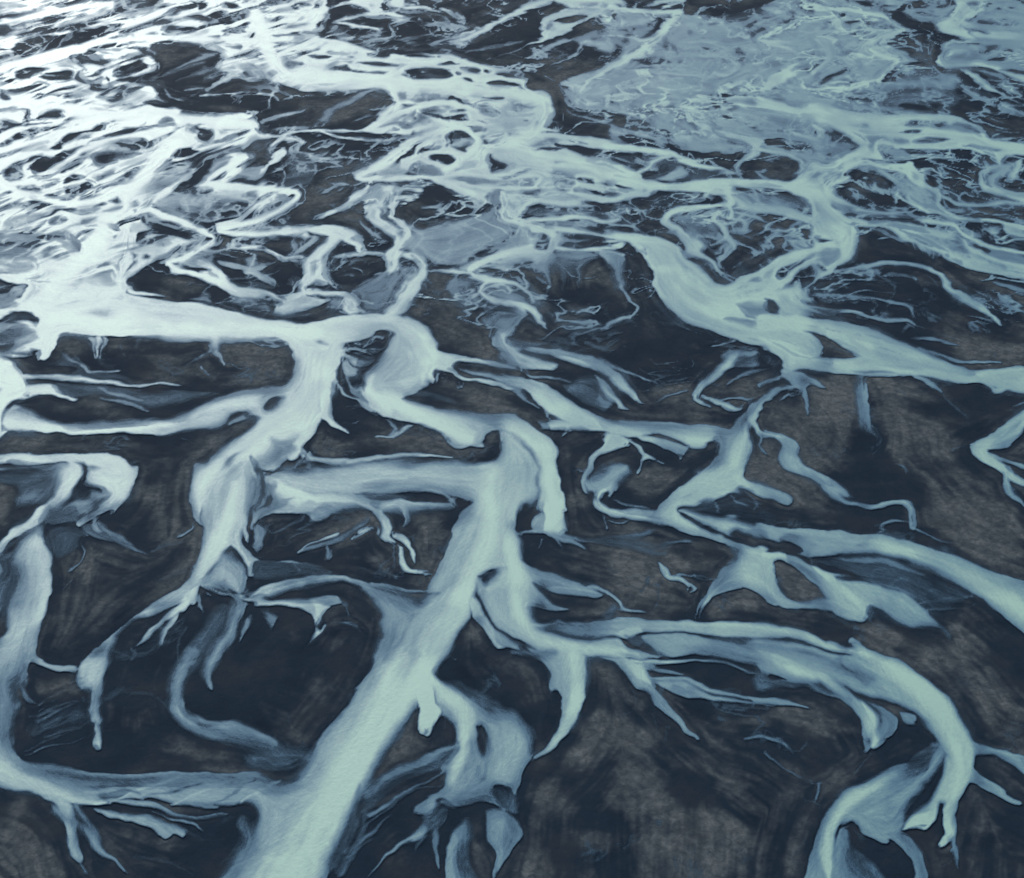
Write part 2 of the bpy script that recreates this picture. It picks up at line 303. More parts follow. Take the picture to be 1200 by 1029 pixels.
STROKES="""
@0 0 1
p .9 -400,-150 340,-150,5 383,5,3 386,12,2 374,28,2 374,42,2 400,47,2 425,56,2 470,63,2 512,62,2 556,72,2 578,78,2 608,83,2 618,92,2 621,104,2 640,112,2 650,125,2 640,150,4 560,180,10 470,142,4 456,112,2 436,105,2 368,108,2 344,104,2 320,94,2 302,76,2 286,82,2 270,100,4 240,108,4 250,132,2 300,137,2 304,150,2 300,165,4 260,180,4 240,190,4 215,215,3 202,225,2 176,245,2 160,280,3 150,330,3 152,347,3 165,354,3 200,362,3 0,375 -400,380
b .75 700,85 760,95 790,120 745,150 690,120
@0 0 5
p .12 690,30 720,10 850,-10 960,0 940,30 1050,10 960,45 880,60 800,80 730,80 600,58,4 680,60
r .85 .4,.4 730,70,8 790,60,14 800,30,16 870,12,10
r .8 .4,.4 800,62,10 880,48,14 950,20,6
p .1 530,-10 680,-10 640,15 600,22
p .3 315,30 350,20 390,30 350,45
p .15 -40,70 0,75 80,70,10 190,60 215,45 225,70,5 170,100,10 90,140,20 60,160 110,150 190,120 270,95,8 355,98,5 270,125,5 150,160,8 60,205,6 0,215,8 -40,210
r .85 .4,.4 0,120,10 50,120,24 70,155,26 130,150,16 180,120,8
p .4 -40,20 40,10 140,40 60,55 -40,60
p .2 425,110,4 470,85,5 500,90,5 470,105,4
p .08 320,180,5 370,155,8 480,130,10 600,120,8 605,130,10 520,160,10 700,135,8 720,150,6 680,180,8 600,220,10 480,270,8 330,285,6 320,280,6 400,235,10 430,205,6 420,175,6 380,185,6
b .9 420,220 480,190 490,215 430,240
r .85 .4,.4 600,195,8 650,165,12 700,145,8
p .25 630,225 740,195 750,205 640,240
p .08 80,280,8 180,220,10 270,205,8 340,200,10 345,215,8 290,260,10 200,320,8 110,330,6
r .85 .4,.4 200,232,8 190,260,8
r .9 .4,.4 250,215,10 250,250,14
r .15 .5,.5 -20,290,16 70,285,12 100,275,4
p .12 -40,330 60,320 0,355 -40,370
r .12 .4,.4 -40,420,30 60,375,24 150,350,24 260,310,26 380,293,10
r .5 .5,.5 230,165,6 310,152,10
p .1 75,440,8 110,405,8 180,395,8 280,395,10 380,380,5 300,400,6 200,440,8 180,470,8 110,470,8
r .75 .5,.5 130,405,6 150,432,18 170,420,8
p .1 230,445,8 270,425,8 390,405,15 415,430,6 410,470,6 300,468,6
p .06 430,330 490,312 560,320 600,345 650,340 660,370 600,390 520,380,20 490,430,10 540,470,20 580,440,10 630,460,10 600,490,6 635,520,4 540,525,5 500,495,6 440,475,6 445,430,8 480,400,8 460,365,6
b 1 500,400 600,370 650,380 610,430 530,460
p .06 650,415 720,380,10 830,340,10 870,350 870,370 900,380 850,410,10 740,455,10 680,450 660,440
r .8 .4,.4 670,390,10 720,330,18 790,315,22 830,345,18 930,380,10 880,390,20 890,420,18 800,450,8
r .7 .4,.4 740,440,6 830,375,12 850,350,6
@0 0 1
p .03 149,57,1 160,53,1 170,55,1 180,61,1 174,54,1 178,49,1 192,47.5,1 212,49.5,1 240,52,1 250,57,3 266,66,2 262,78,1.5 274,83,1.5 280,85,2 300,77,2 308,85,1 320,95,1 344,104,1 368,108,1 436,106,1 457,112,1 452,122,1 440,142,1 426,151,1 400,152,1 360,153,1 330,157,2 305,153,1 300,140,1 295,135,1 240,132,1 216,130,1 192,120,1 188,111,1 178,103,1 160,99,1 140,97,1 137,94,1 165,87,2 180,82 186,75 178,70 165,60
@0 0 5
r .5 .5,.5 950,435,10 1050,390,30 1200,330,40 1260,320,10
r .35 .5,.5 880,470,10 1080,400,20 1200,370,30
r .5 .5,.5 1080,525,16 1180,520,20
r .3 .5,.5 1020,470,20 1180,420,40 1300,390,20
p .15 560,565 650,570 760,555 830,540 790,570 700,590 620,590
p .1 -20,530 20,530 60,575 0,585
r .3 .5,.5 220,555,4 340,555,16
p .1 950,80,8 1060,50,10 1075,65,8 980,95,8
p .1 960,120,5 1090,95,10 1110,85,8 1200,85,8 1330,130,5 1235,160,6 1220,135,10 1100,120,6
p .1 955,180,6 1000,150,8 1140,150,8 1130,180,10 1000,208,6
r .75 .5,.5 975,175,8 1000,190,14 1050,180,8
p .1 1120,0 1180,10 1240,0 1220,40 1170,65 1160,50
r .15 .5,.5 680,275,8 750,250,16 860,238,10
@240 0 5
p .1 85,30 120,5,8 200,35,8 140,55,8
p .2 185,72 240,60 255,70 200,82
p .15 95,180 150,160,10 240,145,8 230,185,10 160,200
r .75 .5,.5 180,160,14 190,175,20 200,195,10
p .3 0,210 80,205 70,225 0,222
p .3 80,260 150,270 225,260 200,295
p .25 215,325 270,320 285,335 240,345
p .1 -20,260 40,280 0,300
r .7 .5,.5 0,530,30 100,470,40 200,430,20
r .4 .5,.5 0,460,20 160,390,30
p .4 180,380 280,380 370,455 300,470,20 240,440,20
r .8 .4,.4 170,400,20 210,430,16 250,470,22 340,470,8
r .85 .4,.4 0,560,16 100,550,12 240,545,16 380,555,16 410,585,16
r .8 .4,.4 150,560,30 180,590,20 170,620,10
r .7 .4,.4 270,595,10 350,570,12
p .12 555,10 600,10 630,25 580,38
p .1 645,15 680,25 665,45 640,40
p .1 665,90 700,78 730,82 690,95
p .2 450,165 510,140,10 600,145 520,165
p .12 400,208,5 480,195,8 580,175,10 670,180,10 680,210,6 560,212,4
p .3 380,250,4 480,240,10 560,252,5 470,262,4
p .2 465,370 475,330 520,360 575,370 560,400 500,410
p .25 610,325 680,320 740,335 660,350
p .3 730,310 760,300 780,330
p .3 790,325 860,300 850,320
p .3 740,400,10 820,380,10 860,410,20 1000,410,20 1090,420,10 1040,440,8 900,430,8 760,415,8
p .15 890,365,8 1000,360,10 1130,380,10 1100,395,8 960,385,6
p .12 945,330 1000,300 1100,300 1050,340
p .7 550,460,10 610,460,10 600,475,10
p .3 720,170,20 760,140,20 900,230,20 800,250,20
r .85 .3,.3 730,50,10 870,15,20 960,30,40 1020,70,50 940,85,16 840,105,22 780,130,18 860,150,22 960,160,22 1010,185,22 960,215,12 900,230,8
r .85 .3,.3 1020,80,20 1120,85,24 1180,100,22 1120,130,20 1075,150,16 1110,185,22 1090,220,20 1000,235,16 940,265,8
p .88 870,0 1040,-20 1040,50 1010,85 940,40
p .85 1080,0 1180,-10 1150,40 1090,35
r .8 .4,.4 1100,30,20 1210,55,20 1240,50,14
r .65 .4,.4 730,190,16 760,160,12 790,150,6
r .7 .4,.4 800,230,12 870,220,22 900,210,8
r .5 .4,.4 1100,240,8 1210,225,20 1260,215,6
@480 0 5
p .12 -50,440 20,405 130,390 220,410 250,445 200,465 60,468
b .7 40,410 120,400 160,450 60,455
p .12 180,375 230,360 290,380 220,390
p .12 0,320 60,315 160,325 100,340 0,340
p .12 320,400 350,385 400,400 390,440 340,420
p .15 270,430 310,425 300,440
p .12 300,455 360,460 380,480 330,478
p .1 425,415 470,405 490,420 440,430
p .1 490,435 540,420 640,420 690,480 640,460,20 560,450
p .1 440,495 520,470 640,505 560,518
p .15 385,488 430,480 420,492
r .8 .3,.3 -20,42,14 80,45,24 190,82,6
r .85 .3,.3 190,55,12 260,80,24 290,110,26 320,90,12
r .75 .4,.4 285,130,20 325,145,8
r .85 .3,.5 820,0,60 720,30,60 600,85,40 520,130,50 440,170,40 350,215,30 260,245,14
r .85 .4,.4 380,180,20 250,225,20 130,270,14
r .65 .4,.4 240,250,16 300,262,30 280,290,8
r .5 .4,.4 180,290,20 240,300,20 200,320,8
b 1 390,40 500,10 700,-20 640,30 520,60 430,55
b 1 320,300 420,270 670,235 640,270 540,320 400,330
r .3 .5,.5 320,315,16 500,270,40 680,240,10
r .4 .5,.5 520,330,10 640,290,14 780,240,10
r .35 .5,.5 -20,240,30 80,220,24 190,165,10
p .9 840,-20,5 930,45,5 1000,50,6 1210,65,8 1300,70 1300,0 1210,-20
p .78 930,50 1200,60 1210,120 1120,90 1000,140,10 900,205,10 800,235 760,180 790,120
r .9 .3,.4 930,60,40 800,120,40 770,165,34 800,210,34 700,270,8
p .05 850,120 930,90 1030,85 1040,100 920,140
p .4 940,230,10 1210,140,20 1300,150 1300,450 1100,430,30 1180,370,10 1200,340 1100,300
p .03 1000,270,20 1060,270,20 1140,330,20 1100,400,20 960,440,20 1010,340,20
r .55 .5,.5 700,350,10 850,260,44 940,240,20
r .5 .5,.5 830,390,8 960,320,24 1000,260,30 1100,220,20
b .9 950,180 1100,120 1210,140 1080,190 960,240
b 1 730,490 850,460 930,520 920,560 840,580 740,520
p .62 880,490,10 1000,430,20 1130,430,20 1200,370,8 1300,400 1300,640 1020,640 960,560,8 930,520,8
r .85 .4,.4 1210,400,40 1100,460,30 1010,540,30 960,590,20
@0 0 1
p .52 668,110,3 700,88,3 720,74,3 727,40,3 720,13,3 795,14,3 850,18,3 900,3 960,-20 1100,-20 1040,20 1050,60 1020,90 1010,110 950,130 900,130 890,165 860,172 820,178 785,170 750,140,6 700,127,3 680,125
@720 0 5
p .05 -20,-20 30,10 80,45 180,58 240,50,10 300,60 390,35 400,0 380,-30
r .8 .4,.4 180,40,8 280,10,30 400,-10,30
r .75 .4,.4 260,48,8 330,30,20 400,0,16
p .03 375,75 400,30 400,-20 720,-20 800,15 810,40,10 700,70,20 560,82,20 430,85,5
b .8 560,78 640,50 800,25 790,45 680,72
r .95 .3,.4 -20,40,40 80,62,30 200,68,30 380,75,50
r .95 .4,.4 370,85,50 310,150,60 260,210,60 170,280,70 100,330,60 0,390,60 -120,450,40 -190,520,30 -220,570,20
r .88 .4,.4 -60,190,20 90,220,24 180,245,40
r .7 .5,.5 -60,120,60 80,130,60 200,120,40
p .1 205,185 240,140,10 240,110 280,90 300,110 270,160,10 230,195
p .25 140,210 210,180 230,200 170,220
p .06 -20,270 40,280 55,300 20,350 -20,370
p .08 -20,80 15,80 40,130 0,150
p .12 110,345 220,325,10 310,340,10 325,370,10 200,375
p .15 40,405 130,395 300,390 250,405 120,410
p .12 510,260 600,280 630,300 560,305
p .2 520,430,30 580,340,10 600,370,10 590,410,20 540,440
p .2 535,140 580,120 610,140 570,155
p .2 640,130 660,130 650,150
p .1 800,150,5 825,120 840,130
p .15 860,140,10 900,105,20 980,100,20 940,130,20
p .08 860,200,20 960,140,20 1090,90,10 1090,120,8 980,155 880,195,10
p .15 880,10 940,10 990,25 940,30
p .25 480,300 505,290 500,305
p .2 250,295 290,290 285,302
p .2 400,250 440,248 430,258
p .2 340,372,20 400,340,20 420,380,20
p .35 870,370,20 980,340,20 1050,350,20 960,395
b .6 920,370 980,330 1000,370
r .92 .3,.4 1220,50,60 1130,60,60 1100,110,40 1000,160,40 900,205,40 850,235,30 910,260,24 1000,280,22 1060,310,22 1100,345,20 1060,375,8
r .92 .3,.3 1230,300,90 1160,360,80 1020,430,80 920,480,70 870,540,60 780,550,30
r .85 .4,.4 850,240,20 1000,250,30 1200,260,50
p .1 1065,200 1090,175 1120,180,20 1080,215
r .8 .4,.4 600,440,30 660,440,24 730,390,22 690,350,8
r .7 .5,.5 -20,400,10 120,415,20 300,430,20 560,455,8
r .65 .5,.5 400,325,10 600,330,20 740,350,24 860,390,10
r .8 .4,.4 580,590,40 620,540,60 700,500,40 760,470,20 800,490,20 740,530,16
p .3 670,540 720,500 740,520 720,550
r .7 .5,.5 380,240,10 560,248,12 640,250,6
r .65 .5,.5 240,225,8 380,230,14 500,220,6
r .65 .5,.5 420,140,30 700,110,30 880,80,10
r .4 .5,.5 0,430,8 400,480,60 560,520,40
p .3 880,560 930,500,8 1000,520 980,590,20 920,590
p .35 990,480,10 1090,430 1110,470 1060,520,20
r .85 .4,.4 940,480,14 1000,540,20 1000,600,20
r .85 .4,.4 1080,470,14 1110,420,20 1150,460,20 1210,480,10
@960 0 5
p .65 -100,-20 200,0 300,60,8 400,80,8 440,120,6 500,160,6 500,185,6 420,235,6 400,250 440,280 500,290,20 560,330,40 600,370,30 480,380,6 465,365,6 370,450,10 350,480 600,470,40 750,500,60 830,600,60 -100,600
p .3 480,440,90 700,430,90 860,500,90 780,580,90 600,640,90 350,640,90 320,490,90
r .92 .3,.4 -20,50,50 150,60,30 300,80,30 400,110,30 350,150,18
r .92 .3,.3 420,100,10 480,160,22 500,180,16 420,220,26 370,250,24 365,280,8
r .92 .3,.4 480,185,14 300,240,40 290,290,60 380,330,64 450,360,54 420,400,54 350,460,40 300,480,20 200,495,24 160,580,22 140,620,20
r .85 .4,.4 0,220,60 40,280,60 60,340,50 30,370,40 -40,430,40
r .85 .4,.4 0,190,10 200,180,24 430,175,14
r .85 .4,.4 -20,490,20 80,480,20 180,480,16 200,500,12
p .1 105,85 150,75 180,90 130,100
p .15 60,120 80,115 85,140 60,145
p .15 150,130 200,115,10 235,130 190,145
p .1 0,160 50,150 20,180 -20,180
p .1 200,240 230,230 245,240 220,258
p .15 250,220 330,205,10 360,205 280,230
p .12 330,170 390,135 420,150 440,175
p .08 20,495 40,450,10 130,400,10 220,380,20 220,400,20 120,450,20 50,490
p .3 190,460 230,450 250,470 200,490
p .3 260,470 320,450 330,460
p .12 170,580 250,570,10 360,580,10 350,600 200,605
p .08 190,0 250,0 330,20 460,35 380,42 260,35
p .1 440,0 600,5 590,15 480,10
r .15 .5,.5 560,35,10 680,45,6
p .1 360,70 440,62 490,70 480,85
p .6 480,55 700,45,10 800,30 720,100,10 650,125 560,125 510,100
p .03 410,100 490,95 560,130 640,130 660,155 700,190 770,215,4 740,235 725,270 755,285 720,300 700,340 720,375,10 830,400,20 800,470,60 350,490,60 370,450 470,380 600,375,40 520,320,40 430,280,20 405,245 430,225 510,180 470,140
b .7 380,450 470,395 800,400 820,460 500,470
b .5 560,135 640,140 640,190 520,200
r .7 .4,.4 410,268,6 470,275,10 560,275,6
p .1 540,75 600,70 700,95 640,105
p .15 630,60 680,65 660,75
p .6 940,90 980,-20 1300,-20 1300,270 1060,260 900,220 860,150
p .88 780,-20,10 980,-20,10 960,50,8 935,90,8 880,130,10 860,170,20 900,210,30 1060,250,8 970,250 780,220,4 700,190,4 655,155,4 665,125,6 740,90,8 790,50,10
r .88 .4,.4 870,140,40 950,200,60 1080,215,80 1230,225,90
p .1 930,130 980,105,10 1080,110,10 1200,130,10 1260,150 1000,150,10
r .5 .5,.5 960,125,6 1100,130,12 1210,145,8
p .12 860,165 930,170 1030,200 960,200
p .1 960,40 990,10 1010,20 980,45
p .1 1030,50 1060,40 1075,60
p .1 1100,40 1140,45 1120,55
p .05 1120,-10 1300,-10 1300,50 1180,25
p .5 740,240 1300,250 1300,480 1210,470 1100,420 960,390 800,400 700,370
r .88 .3,.3 790,235,16 750,255,20 735,280,12
r .85 .3,.4 800,240,16 900,250,30 960,290,30
p .35 750,330 800,315,10 920,305,10 960,350,20 850,365,30
p .08 820,310 920,298 940,310
p .08 830,250 900,245 970,260 920,280
p .04 980,290 1010,265 1070,265 1040,300 970,330 960,310
p .04 1060,330,10 1090,290,10 1160,290 1140,320 1200,330 1080,365 980,355
r .8 .4,.4 1000,340,10 1060,310,18 1160,320,10
r .75 .4,.4 1080,370,14 1150,340,16 1210,345,8
r .9 .3,.3 860,300,10 760,310,24 710,345,36 760,385,30 850,380,20 960,380,30 1100,420,40 1210,470,50 1300,500,50
p .04 1040,410 1150,405 1300,440 1300,470 1150,430,10
p .1 860,405 900,385 930,405
p .03 820,440 900,440 960,430 1210,490 1320,530 1320,640 830,640 
p .35 700,400,40 830,420,40 840,500,40 740,520,40
r .85 .4,.4 870,420,16 920,455,40 960,495,40 1060,540,16 1120,590,6
@0 110 5
p .1 560,12 640,20,10 750,8,10 830,-10,10 790,20,8 680,50,8 600,40
p .15 530,55,4 640,65 770,50 760,68 620,70,4
p .1 835,50 900,25 940,30,20 1000,60,10 980,80 900,68
p .12 -20,110 10,95 100,85,10 170,100 185,130 180,165 120,170 150,110,10 60,110,20
r .8 .4,.4 -20,150,16 80,165,18 150,150,18 140,115,8
p .12 -20,160 100,175 330,160 200,185,10 90,205,10 0,240 -20,250
p .1 210,150 280,95,20 370,90 375,140 300,135,10
p .08 -20,300 80,240,10 180,205,10 330,180,10 380,165 300,205,10 180,255 60,290
r .5 .5,.5 320,215,16 390,190,8
p .3 100,335 150,300,10 220,280 290,290 220,300 140,330
p .4 190,330 240,310 250,320
p .05 275,330,4 330,285 420,235 540,205 600,170,5 620,210,4 520,225,4 430,265,4 340,330,4
p .05 530,270 590,262 650,250,20 760,265,10 850,260,10 880,285 840,325 760,335 660,310 580,300
p .5 670,250,10 740,240,10 790,290,10 730,300
p .12 350,345 430,325,10 480,305,10 520,320,10 500,370
p .35 560,330,20 640,325,10 830,345 700,400 620,430 540,415,10 530,370
p .1 590,390,10 650,350,10 680,370,10 650,415,10
p .08 40,500 45,440 120,385 240,345 250,370,10 150,420,20 140,500 80,510
p .04 180,440 220,380 280,365,10 380,385 330,420,10 240,460
r .75 .4,.4 90,420,12 130,450,20 150,480,12
p .08 320,470 380,420,10 465,390 440,440,10 350,478
p .06 380,520 400,480 470,470,10 485,490 420,515
p .05 390,540 470,520,20 500,510 555,540,4 470,580 400,580
p .15 20,530,4 100,535,20 200,530,20 260,560 200,590 100,565,4
p .3 270,620 340,590,10 430,590 380,620
r .2 .4,.4 770,130,4 930,133,6
p .3 720,205 800,190,10 850,165 840,185 760,208
p .3 930,160 940,140,10 1000,130,10 1015,170 970,215 930,200
p .25 1085,160 1130,180 1200,170 1140,235 1110,210
p .1 1130,260 1200,220,10 1250,280 1210,300,20 1170,290,20
p .06 1030,350,4 1090,315 1140,315 1130,330 1190,335 1120,365 1035,380,4
p .1 890,400 930,375 1000,365 1020,385 960,430,10 900,470 830,500 790,490 860,450,20
p .3 690,490 780,495 800,510 740,512
p .6 920,500 1000,440,10 1100,450,10 1110,490,10 1000,540,10
p .05 1010,580 1110,525 1200,470,10 1280,540 1280,620 1060,610
@240 110 5
p .93 -60,110,4 100,113,4 230,118,4 290,130,4 305,160,4 320,215,5 300,250,20 270,290,20 230,280,10 250,230,10 180,150,20 80,180,8 0,170,8 -60,170
r .9 .3,.3 200,150,80 120,220,80 60,300,80 20,360,60
p .1 0,195 60,210 70,235 30,270 -40,290 -40,200
r .8 .4,.4 -20,200,8 40,208,12 65,235,10
p .5 320,230,10 260,240,10 200,320,10 230,330,10 300,270,10 400,255,10
r .88 .4,.4 320,230,40 400,240,22 470,240,22 560,215,20 640,215,16 760,212,16 900,210,22 960,190,26
r .85 .3,.4 640,210,12 740,230,18 820,255,22 1000,265,22 1100,270,20
r .9 .3,.4 1200,-20,100 1120,60,90 1060,130,80 1000,185,60
p .9 1010,150,10 1060,120,10 1210,160 1210,240 1100,235 1000,225 920,210
p .1 1060,215 1100,202 1140,212 1090,222
p .6 1000,440 1100,400,20 1240,360,20 1240,480 1000,480
r .93 .3,.4 1260,250,60 1160,320,80 1060,400,80 960,450,60 890,480,52 920,505,42 1010,500,44 1240,490,50
p .5 850,625 960,530,10 1060,525,10 1180,545,10 1150,640
r .85 .4,.4 980,525,30 900,600,40 850,660,30
r .8 .5,.5 1040,550,50 1080,640,70
p .7 -60,560 380,550 400,640 -60,640
r .93 .3,.3 -20,360,30 100,360,22 200,365,26 240,380,18 200,430,50 120,490,60 20,530,60 -60,560,40
p .5 60,380 200,385 120,460 20,500,10
r .92 .3,.3 0,550,20 120,545,24 300,545,28 400,560,34 420,640,70
p .25 240,590 280,560 330,580 300,610
p .5 200,440,10 360,430,10 420,400,10 300,500,10 220,500,10
r .8 .3,.4 400,310,24 440,270,40 470,250,24
r .75 .4,.4 480,260,30 570,290,30 540,330,30 610,370,26 720,375,20
p .78 390,330 470,310 490,340 440,400 370,440 290,475,4 380,410 400,380,10 380,350,10
p .05 200,430 230,390,10 300,365,10 380,370 390,400 300,420
r .5 .5,.5 200,460,20 350,430,20
r .65 .4,.4 380,465,10 460,430,12 490,380,8
r .65 .4,.4 500,490,10 510,460,14 560,490,14 610,520,12
r .55 .5,.5 720,340,10 660,370,30 620,400,30 650,430,20 640,480,12
p .4 400,530 470,480,10 500,500 440,540
p .2 500,330 620,380 640,480 600,530 420,540 480,440
b 1 580,260 800,270 820,300 680,380 620,350
b .9 690,430 930,430 860,480 660,490
b .7 480,360 600,350 560,420 490,420
b 1 620,160 650,110 850,10 1000,-20 980,50 880,110 740,180 650,200 590,215
r .4 .5,.5 620,200,10 720,120,60 900,20,70 1000,-30,20
r .6 .5,.5 330,165,30 420,135,44 580,95,10
r .4 .5,.5 860,160,10 940,130,20 1010,120,6
r .45 .5,.5 380,210,6 500,195,20 600,200,10
r .5 .5,.5 890,330,8 905,360,12 920,410,12
b .8 560,600 640,560 780,560 760,600 640,640
r .88 .3,.3 420,560,20 540,555,34 590,580,22 560,640,24
p .7 430,570 540,560 560,590 480,640 430,640
p .12 430,610 500,595 520,605 460,625
@480 110 5
p .84 -60,140 20,155 0,110 130,40 220,-20 780,-20 845,50,4 840,100,4 800,200 1060,235,10 1300,285 1300,640 380,640 220,540 100,490 -60,480 -60,380 120,330 100,240 -60,240
r .95 .4,.4 220,-20,80 500,0,60 760,20,80 800,80,100 800,160,60
r .93 .5,.5 760,60,120 680,180,200 640,260,200 700,350,120 860,430,80 1000,480,60 1240,560,60
r .92 .4,.4 640,270,120 500,300,90 430,340,70 420,420,90 320,470,60
r .92 .3,.3 60,100,40 160,150,50 280,190,50 210,230,40 80,300,50 60,360,40 30,400,30
r .9 .3,.4 -60,480,20 60,485,20 220,530,40 360,580,40 430,630,30
r .9 .3,.4 200,480,10 420,460,16 480,475,10
r .9 .4,.4 160,340,14 250,340,20 300,370,30 290,420,20 200,470,14
r .9 .3,.3 480,480,30 600,450,30 700,425,20
r .9 .3,.4 560,530,20 800,555,40 960,570,40 1000,520,30
p .12 -60,60 0,60 80,50 140,35 20,110,4 10,130,4 30,155,4 -60,155
p .3 215,50,10 225,15 270,30 330,60 240,60
p .2 330,15 450,10 555,10 545,35 500,40 440,20
p .4 640,70,10 700,55,10 770,50,10 690,80,10
p .15 390,100,10 420,65 480,70,10 525,120 450,125 400,105
r .7 .4,.4 400,80,6 440,85,12 480,110,8
p .5 250,90,10 380,70,10 380,100,10 240,110,10
p .1 210,145 250,120 310,120 355,155 280,165
p .4 90,115 180,120 210,145 120,130
p .25 30,235 100,205,10 180,190 130,230,10 50,250
p .3 330,205,10 380,185,10 435,195 400,230
p .1 230,240,4 280,210,4 380,240 385,290 350,310 340,345 280,330 230,310,10 215,280,10
p .4 230,270,10 380,255,10 370,290,10 260,310,10
p .1 130,310 160,300 190,315 160,325
p .05 125,370 160,350 240,355 275,380 240,430 190,420
p .35 0,440,10 60,395,10 130,420 200,460,10 170,480 0,470
p .3 0,380 20,350 10,370
p .5 440,285,10 520,260,10 560,250,10 500,290,10
p .05 475,345,4 520,385 630,425,4 550,460 480,468,4
p .35 520,490 700,435,5 715,445,5 560,495
p .35 220,495,20 330,485,10 560,500,20 740,480,10 720,540,10 580,540,10 400,535,10 280,510
p .08 995,488 1060,495 1080,530 1030,525
p .1 960,560,10 1010,560 1110,580 1050,590 960,575
p .3 1080,520 1240,520 1240,550
p .5 620,570 800,600 720,620
p .05 -60,550 20,545 120,550 230,565 340,600 400,620,4 380,690 -60,690
p .35 0,500 80,510,10 140,540,10 0,545,10
p .4 440,570 500,590 500,650 440,650
p .1 820,150 840,130 900,160,10 1000,180,10 1080,215 900,205 850,190
p .1 900,130 1000,125,10 1100,190,10 1160,215 1080,205,10 980,165
p .06 745,222,4 860,225 950,215 1060,235 1200,270 1200,280 1000,245,4 850,240,4
p .05 1050,220,10 1160,200 1240,200 1240,275 1100,260
p .35 1000,130 1090,140 1240,180 1240,200 1130,180,10
p .05 845,290,4 1000,305,10 1240,345,4 1100,375,4 990,355 920,330
p .4 720,325 800,308 870,315 830,335
p .4 920,265 1000,280 1070,305 960,290
p .45 810,385 930,400 900,410 820,408
p .4 1120,380 1240,355 1240,395
p .03 850,70,4 860,40 930,-20 960,40 1040,80,10 1240,160,10 1240,190,4 1060,105,4 900,80
b 1 1100,100 1210,90 1240,150
p .5 1000,80 950,-10 1300,-20 1300,120 1210,90,10 1110,80,10
r .75 .4,.4 930,30,14 970,10,18 1000,60,18
@720 110 5
p .52 -60,-20 1260,-20 1260,300 1000,270,10 880,270 850,310 800,300 640,330 500,350,10 420,320,60 350,240,60 150,180,50 -60,100,40
b 1 -60,90 140,140 330,210 420,230 450,330 380,310 330,250 150,200 -60,150
p .88 580,-20,10 640,-20,10 650,40,20 700,70 640,110,20 500,110,10 480,150 520,180 600,230 560,225 480,190,10 430,140 420,110,10 560,100,10 620,70
p .92 650,20,10 800,0,10 900,30,10 1000,50,20 1260,70 1260,110 1100,120 1120,170 1060,125,10 860,95,4 720,70
p .4 800,10,8 880,0 910,35 850,20
p .3 890,0 960,-20 1000,40 920,40
r .8 .4,.4 500,170,20 650,230,22 740,260,26 830,320,26
p .8 680,170,10 700,230,20 860,260 840,320 780,290,10 700,260
p .9 800,285 850,280 880,270 850,330 820,320
p .06 605,125,10 640,120,10 690,125,10 660,150,10
p .05 745,150,12 770,135,12 840,170,12 850,205,12 790,195,12
p .12 570,205,10 600,195,8 640,220
p .12 370,125,10 420,125 420,148
p .15 300,90 340,70 370,75 420,80 350,95
p .15 480,95 560,80 540,98
p .1 600,250,10 680,260,20 790,300 700,295,10
p .1 895,270,10 970,265,10 950,285
p .05 1130,205 1180,205 1190,240 1150,240
r .75 .4,.4 1000,220,16 1040,205,12 1120,200,10
r .75 .4,.4 1040,230,20 1160,270,26 1240,320,20
p .2 990,290,20 1080,270,20 1180,300,20 1210,360 1080,330,20
p .4 850,130,20 1000,130,20 1080,160,20 980,200,20
p .03 -60,155 100,190 280,215,10 340,230,10 350,300,20 490,350,10 640,335,10 800,305,4 820,325 740,380,4 730,430 740,465 660,450,4 540,415,4 400,365,4 300,330,4 260,310 320,290 300,240 150,200 0,180
p .03 860,350 960,350 1060,400 1070,450,10 1020,510,4 900,498,4 740,495 760,440 780,390
p .4 -20,190,8 60,200,8 220,235,8 310,270,8 300,310,8 180,300,8 -20,300
p .06 40,250 120,245 240,275 250,305 160,310 60,285
r .9 .3,.4 840,330,50 770,370,40 735,420,34 745,455,20
r .88 .3,.4 860,320,30 960,340,40 1050,370,40 1090,430,40 1060,470,20
p .5 860,290 1000,320 1240,340 1240,470 1100,440,20 1080,380,20
r .3 .5,.5 800,400,8 950,385,14 1040,430,10
b .7 780,440 1000,430 1060,460 1010,500 860,480
p .93 -60,405,4 50,435,4 130,455 200,500 300,525,4 450,515,4 600,500,4 760,495,4 900,500,4 1020,512,4 1120,470,10 1300,450 1300,640 1150,630,10 1060,590,10 950,565,20 800,560,20 660,540,30 640,560,20 900,575,20 780,585 640,600 520,590,10 400,575,8 230,575 240,600 0,610 -60,600
r .95 .3,.3 -60,310,34 150,325,44 280,340,54 400,385,44 550,430,34 700,465,20
p .1 -60,335 50,340 130,370 180,420 130,445 40,425 -60,405
p .2 160,350 250,360 330,360,20 420,410 560,435 640,460 500,510 330,520 220,510,10 190,480 320,420,10 240,450,10
r .8 .4,.4 150,460,34 230,400,44 310,360,34
p .6 240,490,10 400,420,20 420,480,20 330,510
r .7 .5,.5 540,495,8 640,455,14 700,460,8
p .1 0,530 90,545 180,578,4 80,575
p .3 250,572 400,570 520,585 300,580
p .1 700,590,10 900,570,10 1000,575,10 1110,620 1200,680 700,680
p .2 230,610 300,590,10 520,590 480,660 200,660
r .85 .4,.4 480,630,16 580,580,28 620,560,20
r .93 .4,.4 640,560,80 660,620,80 670,690,60
@960 110 5
p .3 60,60 160,90 470,112 680,105 640,60,20 480,30,20 420,0 180,-20
r .75 .4,.4 180,-10,20 150,40,16
p .1 175,35 250,10,10 350,25,10 340,45 220,45
p .08 490,50,10 600,65,10 680,90 560,100,10 470,80
p .25 600,-20,60 860,-20,80 800,90,60 700,95,60
r .6 .5,.5 1080,65,8 1120,75,12 1240,70,8
